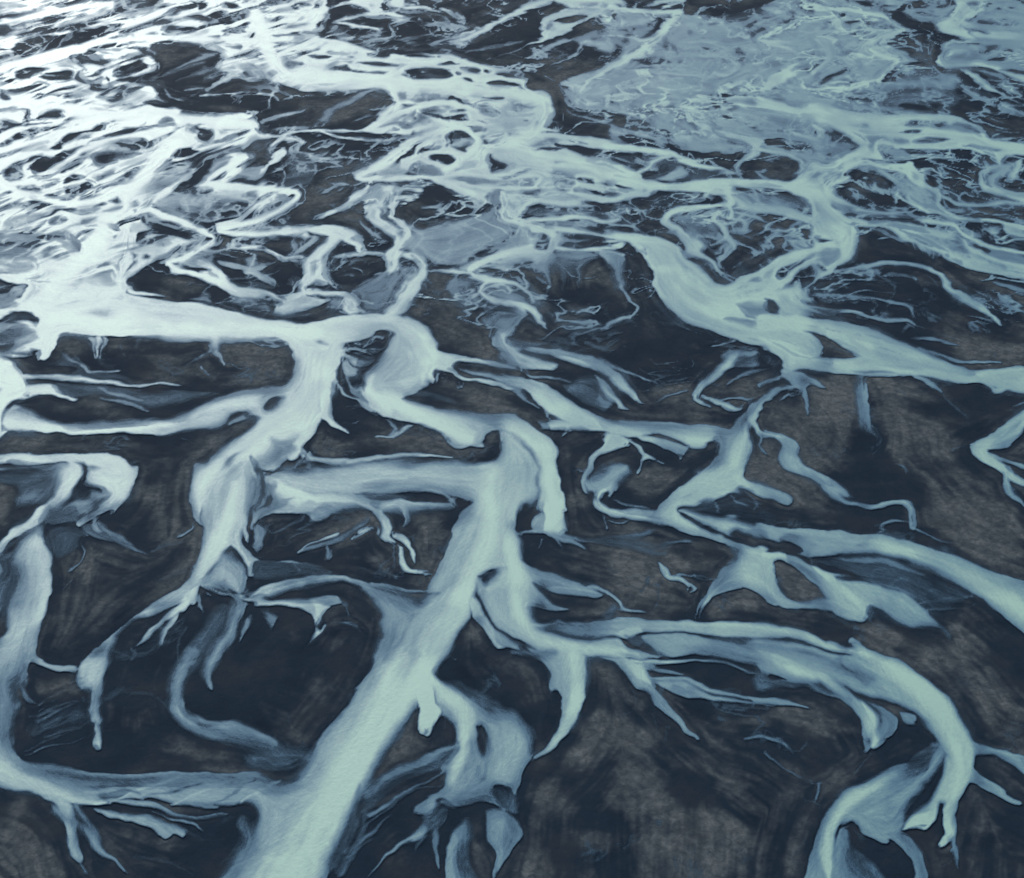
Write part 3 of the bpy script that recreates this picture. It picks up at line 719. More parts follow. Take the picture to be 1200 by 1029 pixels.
p .9 -60,60 0,70 60,85 200,110,4 400,122,4 560,112,4 700,112,4 800,130,4 900,180,4 950,225,4 1000,260 1210,295,4 1300,310 1300,370 1210,365 1120,365,10 1060,420 1000,370,5 960,360,4 850,330,4 700,330,4 520,325,4 440,320,4 375,300,10 380,370,20 520,390 570,440,4 640,520,4 710,600,4 720,640 600,640 560,560,20 480,480,20 380,450,10 280,420 200,440 200,500,20 100,540,30 0,555 -60,560 -60,400 60,400 170,340,20 230,310,30 180,260 60,180 0,170 -60,150
r .95 .4,.4 0,80,60 150,140,80 250,230,80 320,310,90 220,390,100 60,450,100 -60,480,100
p .15 0,175 60,215 160,260 150,270 100,265 50,225
p .4 -20,290,20 100,280,20 220,300,20 180,350,20 60,400,10 -20,390
p .1 0,370,10 70,345,10 80,370 40,400
r .85 .4,.4 -20,180,26 30,220,34 0,250,20
p .4 170,180 280,170,20 330,195,20 290,210
p .35 470,170,8 560,150,10 700,165 740,185 830,165 930,230,4 800,225,30 600,200,20 500,190
p .12 500,160 620,150 740,185 620,185
r .7 .4,.4 730,195,8 790,165,14 830,150,8
p .15 460,220 530,205 600,225 520,230
p .3 550,280 620,250,10 770,265 650,290
p .3 850,310 920,295,10 1100,330,10 1000,335
p .08 380,293,4 450,315,4 410,325
p .55 390,330 520,330 540,380 400,375
p .06 270,380,4 380,385,10 520,390,10 500,412 340,405
p .06 225,430 240,420 260,435 240,445
p .1 250,520 300,480,10 380,450 370,490,10 400,540 410,570 300,620 220,610 100,550,20 180,530
r .8 .4,.4 290,430,30 400,480,44 440,540,34 440,640,34
p .45 420,500,10 480,485 590,550,10 560,580 460,570
p .7 960,470 1010,420,10 1120,415 1110,460,20 1050,520,10 1100,560 1240,580 1240,630 1000,570 955,530
r .92 .3,.4 1180,400,44 1130,470,54 1090,510,10
r .88 .3,.4 1020,420,20 960,460,30 950,530,36 1020,570,44 1120,600,40 1240,640,40
p .12 1100,510 1150,550 1240,540 1240,480 1150,490
p .03 640,360,20 740,355,20 840,380,20 700,400,20
b .5 800,190 1100,160 1200,200 1100,240 980,230
b .6 640,480 800,500 940,560 840,600 700,560
b .4 850,60 1000,60 1200,120 1000,140
@0 225 5
p .3 130,-10 250,-10 200,15
p .3 250,60,10 330,25,10 470,0,10 440,30 340,60,10 250,75
p .08 620,45 650,10 695,30 680,65 640,70
p .35 480,90 560,60,10 620,70 600,85 520,90
p .35 620,110 660,80 720,85 690,105
p .35 750,60 800,35,10 790,60
p .5 340,110,10 480,60,20 600,100,20 500,140,10 420,115
p .35 290,185 320,150,10 380,140 400,180 340,195
p .5 0,180,10 60,140,20 200,120,20 270,140,10 100,200,10 0,220
p .6 180,200,20 280,150,20 280,190,20 200,230
p .45 -60,270 120,240,20 300,230,20 380,230,10 450,270,10 485,310,6 480,350,6 440,365,10 380,310,20 280,295,20 120,300 -60,300
p .05 228,270 260,243 310,255 290,285 245,288
r .85 .4,.4 380,235,12 390,290,16 450,360,12
p .5 -60,360 120,350,20 200,400,10 210,460,10 60,480 -60,475
r .88 .4,.4 -20,350,12 120,350,16 190,385,12
r .92 .4,.4 -20,430,14 40,445,18 45,470,8
r .8 .5,.5 80,410,8 180,410,14
p .08 -60,510 0,510 90,535,10 150,540,10 155,570 120,625 50,640 -60,640
p .55 70,560,20 140,540,10 140,600,10 70,630,20
p .45 -20,650 110,645 120,690 -20,690
p .5 530,170,60 640,170,30 690,200,20 680,240,10 640,235
p .65 780,170 880,180,20 900,230,20 760,240
r .92 .4,.4 800,130,16 780,170,16 850,170,8
p .65 350,540,30 500,480,50 660,450,10 690,540,10 640,560,20 500,555,50
p .45 560,480,20 660,460 670,540,20 600,540,20
p .5 300,670,10 420,610,4 560,640,6 600,690,20
p .55 600,670,10 690,640,6 760,690,20
r .95 .3,.3 660,470,12 680,510,16 740,540,26 760,580,26 860,590,22 1000,610,8
p .05 1000,-10 1240,-20 1180,30,10 1080,35,10 1010,10
p .5 880,90 1010,20,10 1240,30,10 1240,180 1100,160,10 950,140
p .05 880,95 910,92 940,130 900,120
p .08 940,150 1040,160,10 1240,190,10 1240,230,4 1080,215
p .2 1020,100,10 1060,85,10 1080,115,10 1040,120,10
p .2 1080,130,10 1150,120,10 1180,150,10 1100,150,10
p .75 790,300,5 900,250,4 1000,250,4 1090,280 1240,280,20 1240,320 1100,350,10 980,430,10 930,430,10 870,430,10 800,510 740,530 725,470 760,400,10 770,340
p .05 795,300 850,280 900,275 900,305 840,308
p .05 945,290 980,285 1000,310 950,320
p .08 735,450 780,395 790,410,10 750,450
p .12 830,375 850,360 880,370 880,395 820,395
p .2 770,340 800,370 780,385
p .05 870,430 980,390,10 1050,310,10 1060,340,10 990,410,10 930,430
p .1 1060,340 1100,300 1240,290 1240,310 1100,350
p .04 745,545,4 760,500 800,490 870,430 980,430 1000,470,10 1080,500 1240,520 1240,650 1080,640 960,600 830,575,4
b 1 870,480 980,450 1080,500 1240,560 1240,620 1060,580 940,560
r .75 .4,.4 795,510,6 850,440,10 900,420,8
p .35 1100,630 1240,590 1240,660
p .5 1060,400 1240,330 1240,440 1120,440
r .85 .4,.4 980,440,20 1060,390,26 1130,360,22 1240,310,16
r .8 .4,.4 1000,465,16 1090,480,16 1240,515,12
p .12 1060,410 1110,440 1100,460 1050,440
@240 225 5
p .35 -20,60 100,40,10 250,50,10 280,90 200,110,20 100,140,20 0,100
p .06 120,60,20 230,55,10 280,85 220,90,20
b 1 20,90 200,110 180,150 60,130
p .6 -20,120 80,130 150,180 40,180 -20,160
r .9 .3,.4 360,-20,140 340,40,110 290,90,90 220,150,64 120,180,60 70,210,44 100,245,24 170,260,22 250,280,10
p .85 360,80 420,130 440,165,4 380,150 330,205 300,210 350,150
r .88 .3,.3 560,-30,40 560,20,44 510,60,44 460,80,14
p .5 400,60 430,20,10 520,-10,10 540,10,10 450,60
r .92 .3,.4 110,215,16 200,235,32 350,240,32 500,245,30 640,262,6
p .6 420,225 640,215 790,250 650,330 700,270,20 600,245,10
r .95 .3,.4 310,215,10 500,218,16 680,215,26 800,240,48 880,280,52 905,325,44
p .85 600,380 660,320 740,290,10 790,260,10 760,300,20 710,320 690,380,10 690,440,10 710,545 640,540,20 570,580 555,540 575,460 590,400
r .93 .4,.4 720,310,50 640,390,60 620,450,64 590,520,54 575,570,40 600,590,20
r .8 .3,.4 640,260,16 580,310,22 520,345,14
r .88 .3,.4 250,275,12 180,275,20 150,300,26 200,320,22 330,320,26 400,350,22 450,385,22
r .85 .3,.3 450,380,16 560,380,18 620,390,10
r .75 .4,.4 -20,240,40 60,260,30 60,300,26 -20,330,30
p .3 380,240 440,260 460,290 400,290
p .5 70,400,10 330,430,10 440,390 340,470,10 400,510,10 410,560 280,480,10 160,450
r .8 .4,.4 240,480,14 300,490,20 350,530,16 410,570,6
b .9 80,410 350,430 420,400 340,480 160,450
b .6 340,460 440,420 420,480 380,520
r .5 .4,.4 60,350,8 140,365,12 210,385,8
p .75 -20,480 60,540 160,610 240,640 360,620,10 300,590 160,570 60,470
r .9 .3,.4 -40,400,40 40,440,60 100,510,54 180,570,44 300,580,34 400,620,34 440,690,34
p .2 220,620,20 360,620,20 360,690 240,690
r .92 .3,.3 540,600,20 700,585,22 800,590,28 870,630,44 930,690,34
p .85 560,590,10 620,610,10 710,640,4 640,690,10 400,720 460,620,10
p .3 720,640 690,600 790,600 800,680 720,690
r .8 .3,.4 940,-10,40 840,70,54 760,120,44 650,155,30
p .7 1040,-20 1190,-20 1110,60 1105,110 1130,180 1190,220,10 1220,280 1180,330,10 1110,350,10 1135,410 1120,450 1050,480,10 1060,440 1060,380,10 900,380,10 720,395 900,345,10 1080,345,10 1100,290,10 1090,220,20 1010,200,10 940,150 960,80,10 1040,50,10
r .85 .4,.4 1080,-20,60 1090,60,40 1090,110,20
r .85 .4,.4 960,90,24 960,150,30 1050,200,40 1170,220,30
p .3 1000,90,20 1080,90,20 1100,180,20 1040,170,20
p .12 1000,210 1050,220,10 1110,250 1080,270 1010,280
p .06 860,210 950,200,10 1000,240 1050,300 1040,325 930,320 910,270
r .8 .4,.4 1010,210,14 1000,250,16 1030,280,8
p .08 940,420 980,380,10 1050,400 1030,445 970,445
r .92 .3,.4 1150,260,70 1120,340,70 1120,420,40 1060,470,22 990,480,8
p .05 725,540 760,470,10 830,440,10 930,480 880,540,10 820,575
r .8 .4,.4 740,490,12 730,530,16 770,560,8
p .12 700,420 780,390 760,460 700,470
r .75 .4,.4 760,470,8 830,390,16 900,350,16
r .6 .4,.4 860,440,8 900,460,16 930,490,8
p .35 850,580 1000,480,20 1130,450,20 1240,480 1240,560 1000,680 930,640
r .8 .4,.4 1240,490,34 1150,550,26 1110,610,18
r .85 .4,.4 1080,690,40 1170,600,60 1250,530,60
r .2 .5,.5 960,590,8 1080,560,14 1150,540,6
b .9 500,20 700,0 900,-20 800,60 640,130 500,150
b .8 700,180 860,150 940,170 900,210 760,200
b .8 720,330 790,290 850,320 780,360
@480 225 5
p .5 -20,240,40 200,180,40 400,130,20 500,70 530,150 640,210,10 700,240 620,340,10 400,400,10 250,430 90,400,20 -20,370
b 1 -20,180 150,150 300,100 400,110 200,200 -20,250
b .7 -20,60 140,60 240,50 300,90 60,110
p .9 510,-20,4 620,-20,20 760,60,20 730,100,20 680,120 660,150,10 760,180 830,220 890,270 870,320,10 820,370,10 720,410,10 640,440 700,390 790,340,10 820,280 800,250 720,230 640,200 550,170,4 525,100,4
p .8 620,-20 900,-20 920,60 880,80,10 760,50,20
p .3 680,110 860,90,20 1080,100,20 1240,120 1240,150 1000,130 750,150
p .1 1000,40 1100,100,10 1240,140 1240,50 1130,60,10
r .7 .5,.5 920,10,20 1000,50,26 1080,100,10
r .85 .4,.4 1060,45,10 1140,35,30 1240,30,30
p .1 1020,0 1100,-10 1090,15
p .15 740,95 790,80 780,100
p .4 780,180,10 900,165 1050,190 1000,215 820,210
r .92 .3,.4 860,225,50 1000,240,40 1240,285,30
r .92 .3,.3 700,165,24 850,160,30 1000,145,34 1150,170,26 1240,155,16
r .1 .5,.5 760,190,8 900,200,14 1000,215,6
p .1 1000,170 1050,165 1060,180 1020,190
p .1 920,240,10 1100,260 1240,300 1000,330 900,300
r .5 .5,.5 900,280,20 1000,290,20 1080,280,8
r .92 .3,.4 860,330,20 1000,345,20 1240,310,26
r .88 .4,.4 1000,345,16 1100,345,20 1240,360,40
p .65 1120,350 1240,340 1240,580 1160,520,20 1130,440,20
p .5 450,-20 510,-20 520,70 470,70
r .92 .3,.3 300,-20,30 400,20,40 440,60,30 370,125,8
p .06 345,385 400,345,10 470,330,10 505,345 430,395 370,405
p .1 420,320 530,295,10 600,230,10 620,260,10 600,330 560,330
p .05 695,310 740,260,10 830,270 800,300
p .78 440,400,10 650,340,20 800,340,10 640,430,20 460,430
r .97 .3,.3 720,310,50 600,350,50 480,380,42 390,420,42 350,455,38 420,490,46 520,500,38 620,540,22
p .3 260,450 330,420 330,470
r .85 .3,.4 110,460,10 240,465,16 350,475,18
r .4 .5,.5 240,400,20 255,460,10
p .4 500,540 570,570 690,600 560,630 480,600
r .92 .3,.3 440,510,36 410,570,46 450,620,42 540,645,34 640,650,42 720,690,34
r .85 .3,.3 570,560,22 660,570,22 700,600,14
p .82 660,600 700,590 740,670 680,690 650,640
r .7 .4,.4 440,505,12 380,560,18
p .4 650,450 760,400,20 1000,350,10 1120,370,20 1000,480,60 900,560,60 860,480,40 760,500,60
b .9 650,450 760,400 900,380 860,560 760,500
b 1 620,600 700,580 800,640 780,690 640,680
b 1 850,640 1000,640 1100,690 860,690
b .8 100,490 220,480 240,600 120,600
r .9 .4,.4 -20,380,30 50,400,40 80,450,40 50,540,40 -10,620,40
p .5 -20,440 60,460 20,560 -20,560
p .5 220,520 400,510,10 390,600 420,640,20 450,690 200,690
b .7 40,560 190,500 200,690 60,690
@720 225 5
p .85 -60,-20 230,-20 240,25 100,30 0,60 -60,80
p .35 -20,60 80,90,10 90,130,10 -20,160
r .65 .5,.5 -20,140,10 60,115,14 90,125,6
r .3 .5,.5 100,60,8 300,90,20 450,60,8
b .6 100,60 200,90 280,100 180,120
p .92 -60,300 60,300 160,365,4 210,450,4 235,550,4 310,670,4 340,720 760,720 740,650,10 830,600,10 950,570 1050,450 1120,390 1260,330 1260,300 1100,330 980,370 850,450 770,490 640,540,20 520,450,30 420,390,10 400,330,20 360,290,20 250,260 100,230 -60,200
p .3 -60,280 20,285 100,325 60,300 -60,300
p .35 130,330,10 200,305,20 170,350,10
r .93 .3,.3 640,70,30 500,90,40 380,110,54 300,150,64 320,190,64 400,250,64 470,320,104
r .95 .3,.3 470,330,80 540,390,40 640,480,12
p .35 360,260,10 400,330,10 480,370 430,390,10 390,350,10
p .4 530,400,20 600,470,20 640,530,20 580,490,20
p .3 250,250,8 350,220,8 380,260,20 330,260,20
r .6 .4,.4 250,245,6 300,230,12 350,222,6
r .92 .3,.3 660,-20,80 665,60,60 670,150,50
p .8 560,130 610,110 640,170 600,200,10 560,170
r .8 .3,.3 600,190,26 650,230,44 620,280,34 540,320,12
p .35 350,160 480,130,20 600,200,20 600,260,20 480,290,20 400,220,20
r .6 .5,.5 420,150,20 480,110,20 600,100,14
p .12 470,140 540,110 550,130 490,150
p .1 610,150 640,150 640,180 610,170
p .15 650,170 730,150 750,200 680,210
r .8 .3,.3 690,160,20 770,170,24 740,220,14
r .4 .5,.5 690,240,20 760,260,20 830,280,6
p .04 545,330 590,305 630,310 630,350 590,365
r .78 .4,.4 660,270,50 680,320,54 640,370,34 610,410,22 640,440,20
p .3 700,20 1000,10 1120,50 1150,100 900,90
r .88 .3,.4 690,40,40 800,90,40 1000,120,60 1150,170,60 1240,220,60
r .8 .3,.4 710,110,24 820,140,22 910,180,6
p .92 1020,-20 1260,-20 1260,230 1180,150,10 1140,80,10
b .8 820,220 950,220 1200,240 1240,290 1000,340 950,250
b .6 700,360 800,370 780,400 700,390
p .15 950,480,10 980,440,20 1090,390,10 1050,450,20 990,505
p .3 780,530,10 840,490,10 860,520,10
p .4 720,660 800,610,10 950,600,10 1050,570 1050,690 720,700
r .92 .3,.3 1240,360,30 1120,420,34 1030,500,44 970,560,20
p .1 1060,510 1160,520 1240,480 1240,670 1130,670 1110,600
r .88 .3,.4 1050,530,30 1070,600,44 1110,680,24
r .75 .4,.4 1240,480,10 1150,540,26 1120,600,16
r .8 .4,.4 1110,610,8 1150,620,16 1180,640,6
r .8 .3,.4 -20,190,18 100,200,18 180,240,6
p .12 60,400 200,420 240,560 300,690 100,690 80,500
r .3 .5,.5 100,530,8 200,530,10
r .3 .5,.5 110,590,8 240,580,10
r .3 .5,.5 80,470,8 200,480,10
p .45 -20,360 40,370,20 60,480,30 120,640,40 100,700 -20,700
@960 225 5
p .92 -60,-30 0,10,4 100,25,4 200,70,4 300,95,4 500,130,6 680,165 650,175 400,145 300,130 200,120 150,130 220,195,4 215,330,4 180,390,4 110,440,4 100,460 0,510,4 -60,540
p .1 -20,250 20,270 80,280,4 20,300 -20,300
p .5 -20,350,10 60,330,20 130,330,20 120,400,20 50,430,10 -20,400
p .12 -20,410 40,440 40,470 -20,480
p .35 60,60 200,75 160,120
p .25 160,110 220,95 450,135,10 400,150 250,130
p .25 440,130 640,145 660,165 480,160
p .85 215,190,4 350,205,4 450,250,4 600,320,4 750,390,4 860,440,4 1000,470,4 1210,510,4 1300,530 1300,440 1210,410,20 1080,380,20 900,320,20 800,230,10 660,210 500,185 300,160,10 200,150
p .3 300,160,10 400,165 400,185 310,185
p .2 480,235 560,260,10 680,320 620,310
r .93 .3,.4 600,180,20 720,180,40 800,190,44 850,250,44 950,310,44 1100,345,34 1240,375,20
p .1 670,215 740,210 800,240,20 740,230
p .4 1000,340 1240,390 1240,420 1050,390
p .75 500,-30 700,-30 720,40 740,110,10 860,140,4 1000,155,4 1210,200,4 1300,220 1300,270 1210,280 1100,240,10 1060,170 980,165 800,160 700,140 600,100,10 520,60
r .93 .3,.4 440,-30,22 470,30,26 560,90,26 650,122,18
r .9 .3,.4 700,110,20 850,150,20 1000,165,24 1210,215,30 1300,240,30
p .05 640,120 680,125 790,165,4 700,150
r .8 .3,.4 700,20,20 800,65,22 900,75,24 1000,65,24 1240,70,20
r .82 .3,.4 1030,-20,20 1120,10,24 1240,45,20
r .65 .4,.4 960,170,20 1000,230,32 1060,290,12
r .4 .5,.5 880,180,10 920,220,20 900,240,6
r .85 .25,.6 100,455,10 240,440,22 350,420,26 500,420,26 620,445,38 700,490,44 760,570,64 860,640,56 960,700,40
r .8 .3,.4 100,460,14 240,475,8
r .45 .5,.5 -20,600,20 200,610,22 330,640,6
r .4 .5,.5 340,620,8 450,645,12 580,670,8
r .3 .5,.5 240,500,6 400,535,12 500,560,6
r .3 .5,.5 100,470,10 130,520,40 150,570,10
b .7 700,460 1000,480 1240,560 1100,640 900,560
b .6 420,330 560,330 700,390 640,420 480,370
b .6 220,330 280,350 270,400 200,400
b .5 640,620 740,610 800,690 680,690
b .5 1050,540 1240,560 1240,690 1120,660
r .4 .5,.5 1040,530,20 1150,570,40 1240,600,40
@0 350 4
p .88 95,30 130,-30,4 480,-10,10 560,-30 700,-10 850,12,6 1000,35,5 1210,90,5 1300,110,10 1300,180 1210,175,5 1000,172,3 720,178,3 480,178,3 310,165,6 270,180,6 240,270,8 210,298,3 180,285,8 180,240,8 100,280,20 0,290,40 -100,290 -100,210 0,220,60 100,180,60 170,130,20 180,95,6 130,70,5
p .6 330,90,8 420,40,50 540,20,60 600,60,60 480,130,60 380,130,30
p .72 690,60,20 780,35,40 900,60,60 820,120,60
p .55 240,30,10 380,5,20 460,15,30 300,35,20
p .5 -60,-20 90,-20,20 60,40,20 -60,60
p .5 -60,120,30 160,120,30 180,200,30 -60,240,40
r .8 .5,.5 -20,80,10 60,100,30 170,130,50
p .15 60,60,10 110,60 180,95 -20,125,20
p .3 20,250 100,240,20 170,230 120,270,10
p .97 -100,290,20 60,290,20 110,340,8 135,400,8 130,460,20 40,500,20 20,560,20 15,610,5 40,625,5 0,650,5 -100,690,8
p .45 -30,410,30 20,410,30 10,450,30 -30,450
p .74 20,540,20 60,490,30 150,520,40 300,560,40 480,555,40 700,560,60 840,530,80 940,480,30 1080,440,6 1210,430,5 1300,430 1300,490 1210,515,20 1100,540,20 1060,590,40 1000,615,40 860,620,20 750,640,3 700,630,4 560,625,4 330,632,4 130,622,5 40,620,6 15,590,8
r .95 .6,.3 40,580,60 200,600,50 500,600,50 800,570,70 960,510,60 1210,460,50
r .78 .4,.5 110,370,30 300,370,44 500,390,22 640,400,20 850,410,8
p .8 140,415,10 260,405,10 350,470,5 330,480,5 250,450,10 140,465,10
p .22 270,395,8 500,400,20 700,420,30 1050,435,8 900,500,60 700,540,60 480,480,40 340,470,10 290,430
b .9 270,395 500,400 480,440 300,440
b .9 360,450 470,460 640,520 480,545
b .9 140,460 210,450 310,500 200,515
p .05 130,470 210,448 310,500 420,530 320,550,10 200,530,10
r .4 .5,.5 450,470,10 600,500,30 700,530,20
r .4 .5,.5 480,420,10 560,460,30 660,480,8
p .78 450,180,5 490,190,10 470,260,20 475,290,5 450,280,5 445,220,5
r .65 .4,.5 990,180,60 1010,240,60 1050,305,16
r .4 .5,.5 1020,230,20 930,270,20 850,320,10
r .6 .5,.5 940,320,10 970,360,14
b 1 510,190 640,200 650,260 530,270
b 1 310,180 430,190 370,290 280,240
b 1 1170,280 1210,280 1210,360 1110,350
b .7 1080,180 1150,190 1150,260 1060,220
r .65 .5,.5 290,260,20 360,320,22 420,345,16 560,345,14
p .2 130,320,10 250,290,20 300,260,20 380,330,20 560,350,20 700,400,20 300,360,10 120,350,10
p .05 130,325 250,300,10 340,330,10 330,355 130,350
p .05 275,190 330,168 340,175 290,205
p .9 -100,735,6 200,730,4 430,720,4 540,735,4 610,790,5 637,840,5 630,900,6 600,960,6 540,1000,20 400,1000,20 400,880,40 390,780,20 300,770,10 140,775,10 0,780,20 -100,790
p .45 -100,790 0,785,10 300,770,10 390,800,20 350,870,30 290,900,30 250,1000 -100,1000
p .12 -40,800,20 130,780,20 200,820,60 60,870,60 -40,880
r .88 .6,.3 300,760,16 360,790,60 350,850,74 300,900,90 250,960,90
p .3 410,780,10 490,790,20 460,830,40 420,820,30
b .8 -20,650 200,630 220,670 60,690
b .7 920,650 1000,640 1010,670 940,690
r .3 .5,.5 500,690,10 560,640,22 610,660,18
r .35 .5,.5 860,660,16 950,700,6
p .95 1240,600,5 1100,680,4 1000,770,4 940,840,4 890,930,4 960,1000 970,880,10 1050,790,20 1120,730,20 1240,690,20
r .5 .5,.5 1060,590,10 1120,560,40 1240,530,30
@300 350 4
p .86 -100,85,6 150,110,10 270,105,6 420,80,5 600,70,5 740,105,5 800,150,5 830,230,6 900,255,4 1060,285,4 1210,315,4 1300,335,5 1300,345,20 1210,340,20 960,300,20 930,330,20 1000,370,5 1150,395,5 1240,440,4 1180,425,4 1000,390,8 830,340,20 780,420,30 600,300,30 640,170,20 560,150,8 520,180,8 430,205,8 330,215,8 300,200,20 180,160,20 60,185,5 0,165,5 -100,160
p .84 60,170,5 150,130,20 300,190,20 395,290,5 395,330,4 360,370,5 340,420,5 345,480,8 380,560,10 395,590,4 430,635,5 360,600,5 310,565,5 270,650,6 240,690,8 200,740,10 150,755,10 100,700,30 0,700,20 -80,730,10 -100,680,5 0,620,5 80,560,20 30,570,8 -60,560 -100,500,10 -100,435,8 0,430,6 80,418,8 150,390,8 180,270,6 150,215,6
p .65 -60,720,20 0,700,20 100,640,60 230,600,30 180,720,20 70,815,10 0,800,20 -60,820
p .05 28,516,5 72,470,5 146,460,10 136,505,24 85,542,8
p .1 -60,535 20,555 30,580 0,600 -60,600
p .68 70,815,8 150,800,60 300,820,30 500,815,20 750,800,20 1000,810,40 1060,790,60 1120,700,60 1210,650,20 1300,640 1300,1000 100,1000 60,880,20
r .93 .3,.5 -20,790,50 0,840,60 80,890,70 200,930,80
p .72 640,170,20 720,180,20 770,260,30 780,400,20 760,440,10 690,470,10 760,495,20 1000,515,20 1210,550,6 1300,565,6 1300,640 1210,630,8 1130,620,8 1080,640,8 1060,690,4 1000,685,6 930,695,5 860,620,5 800,580,5 700,570,5 570,535,5 500,480,6 490,430,8 510,340,20 560,270,30 610,220,30
r .97 .7,.3 600,460,90 660,480,100 760,520,120 900,590,120 1000,640,90
r .95 .5,.5 540,350,50 525,430,70 620,510,70
r .97 .3,.7 700,110,70 790,190,90 810,280,90 810,370,60
p .2 790,420,10 900,440,40 1000,500,30 1210,545,6 1000,515,10 760,490,40 680,475,8 750,440,15
p .6 360,250,5 480,255,20 570,270,20 500,330,20 430,290,20
p .06 340,225,8 430,210,8 560,180,8 560,145,10 620,150,10 630,190,20 570,250,8 480,240,10 360,245,8
r .6 .5,.5 500,225,8 540,180,20 590,190,12
r .88 .4,.4 370,245,8 480,240,10 560,265,6
p .35 410,350,20 510,340,10 490,450,10 530,510,8 440,440
p .06 430,370,20 500,350,10 490,410,20 440,420,20
r .85 .3,.4 410,290,10 430,340,28 470,350,18
p .06 395,310,8 415,320,8 400,360,8 370,350,8
p .04 345,430,6 365,390,6 380,440,10 430,490,10 420,530,10 500,520,20 480,560 390,580,8 370,520,8
r .65 .3,.5 370,380,14 400,440,26 470,480,22 540,520,16
r .6 .5,.5 430,430,8 500,430,14
r .4 .5,.5 390,570,16 470,575,14 500,560,6
r .65 .4,.5 560,660,6 630,650,22 700,600,34 720,590,10
r .45 .5,.5 600,560,10 640,610,30 620,640,20
b 1 800,600 920,690 880,730 760,700
b 1 270,670 450,650 450,740 340,740
b .9 480,600 560,590 620,620 500,640
b .9 600,690 760,660 800,720 600,720
p .06 110,800,10 210,745,10 350,780,10 720,740,10 900,750,10 1060,690,10 1100,620,10 1210,640,30 1080,760,60 1000,800,50 700,795,40 400,800,40 250,810,20
r .4 .5,.5 160,790,10 220,750,30 240,780,40
r .88 .4,.5 200,690,30 250,740,32 330,765,32 450,765,28 600,745,28 760,730,22 920,745,8
p .05 285,640 310,570,8 380,625,8 300,655
b .8 280,640 320,590 360,640
p .15 -60,60,20 200,50,20 400,55,10 425,78,5 200,100,5 -60,88,5
p .8 390,40,10 440,-20,20 500,60,30 430,80,8
p .7 600,65,8 720,-20,20 690,70,20
p .6 180,50,10 310,-20,20 280,30
p .3 460,-20 640,-20 600,60,10 500,50
p .85 1240,110,20 1150,150,20 1100,180,5 1110,210,5 1160,250,8 1240,280,6 1240,240,10 1170,210,10 1240,150
r .65 .4,.4 1050,120,10 1040,90,20 1080,60,20 1140,20,24 1100,-20,20
r .5 .5,.5 1060,0,20 1140,15,20 1240,20,14
p .3 1060,140 1100,60,20 1240,20 1240,120 1140,150
p .15 930,310,10 1050,300,20 1240,325,6 1240,345,10 1000,335,20
p .7 930,330,20 1100,340,30 1240,350,10 1240,430,5 1150,395,8
b 1 990,400 1180,430 1150,490 1060,500 990,450
r .6 .5,.5 960,390,16 970,430,6
b 1 740,-20 1060,60 1040,160 1100,200 1150,290 850,240 800,150 700,80
@600 350 4
p .8 -60,215,8 40,220,10 200,240,8 350,275,5 450,310,5 520,360,5 545,440,5 580,475,5 630,495,3 590,490,4 540,455,10 490,400,30 420,350,40 300,320,40 250,295,20 100,260,20 -60,250
p .85 -60,250,10 50,290,20 200,300,10 210,335,5 100,335,10 -60,320,10
r .92 .2,.7 200,260,50 350,295,60 470,350,60 530,430,40 605,488,8
p .06 200,310,10 260,320,20 285,360,10 260,375,10 200,330
r .55 .4,.5 60,320,6 90,370,20 180,380,20 280,385,6
p .35 270,400,10 300,330,80 430,350,40 490,420,40 480,500,20 540,520,4 500,495,10 420,530,20 300,470,20 250,430,10
r .75 .5,.5 400,360,10 450,410,40 470,460,50 510,500,24 550,520,4
p .93 -60,350,6 60,375,6 200,430,5 300,490,6 400,540,8 480,560,30 700,580,6 1010,608,5 1000,640,8 900,700,20 830,680,5 700,640,20 600,650,10 540,650,8 420,625,5 300,595,5 230,560,5 130,490,5 40,425,5 -60,390,10
r .5 .5,.5 -20,400,20 40,460,30 130,510,10
r .7 .5,.5 180,530,20 180,570,4
r .6 .4,.5 270,600,20 240,650,10
p .72 400,550,20 600,570,20 850,590,5 1010,610,5 1060,560,5 1120,520,10 1115,640,40 1130,700,6 1110,760,5 1065,830,5 1075,870,10 1100,900,10 1100,1000 780,1000 720,940,6 820,850,5 900,790,8 970,720,10 960,670,20 830,655,30 700,640,30 600,640,20
r .97 .5,.5 1090,640,60 1060,720,90 1040,820,90 1020,900,100 1020,1000,100
p .12 800,730,10 830,690,8 900,680,20 940,690,30 930,750,40 830,850,10 780,870,20 770,770,20
p .88 580,640,8 700,655,8 835,688,4 800,730,5 770,765,5 770,730,8 690,690,8 600,660,6
p .88 450,630,10 540,655,6 530,700,10 430,740,20 370,790,8 350,860,8 380,920,8 345,900,8 325,830,5 350,770,5 420,690,6
p .88 540,660,8 600,680,8 640,730,5 705,780,3 680,770,4 635,745,5 600,820,4 585,820,4 610,770,8 590,710,8
p .3 350,880,60 440,780,60 560,760,60 590,820,40 560,880,60 400,940,60
p .93 -60,545,5 0,555,5 100,600,5 190,670,5 212,740,5 210,820,5 225,900,5 240,1000 130,1000,10 110,800,40 60,700,40 -60,650
p .8 -60,630 60,680,20 130,800,20 130,1000 -60,1000
r .4 .5,.5 270,800,6 330,800,16
r .85 .3,.5 -20,20,50 60,30,44 100,70,32 150,115,26 170,140,6
r .85 .3,.4 50,-20,20 90,40,24
p .6 -60,60,20 0,50,10 80,60,10 40,100,10 0,160,8 -60,170
p .3 20,80 120,120,30 180,210,20 -20,230
r .75 .4,.5 430,145,20 430,110,36 500,85,16 570,50,30 580,20,20 540,-20,20
r .45 .5,.5 420,145,10 300,175,16 285,200,22 310,225,14
r .4 .5,.5 460,150,14 495,185,16 440,225,8
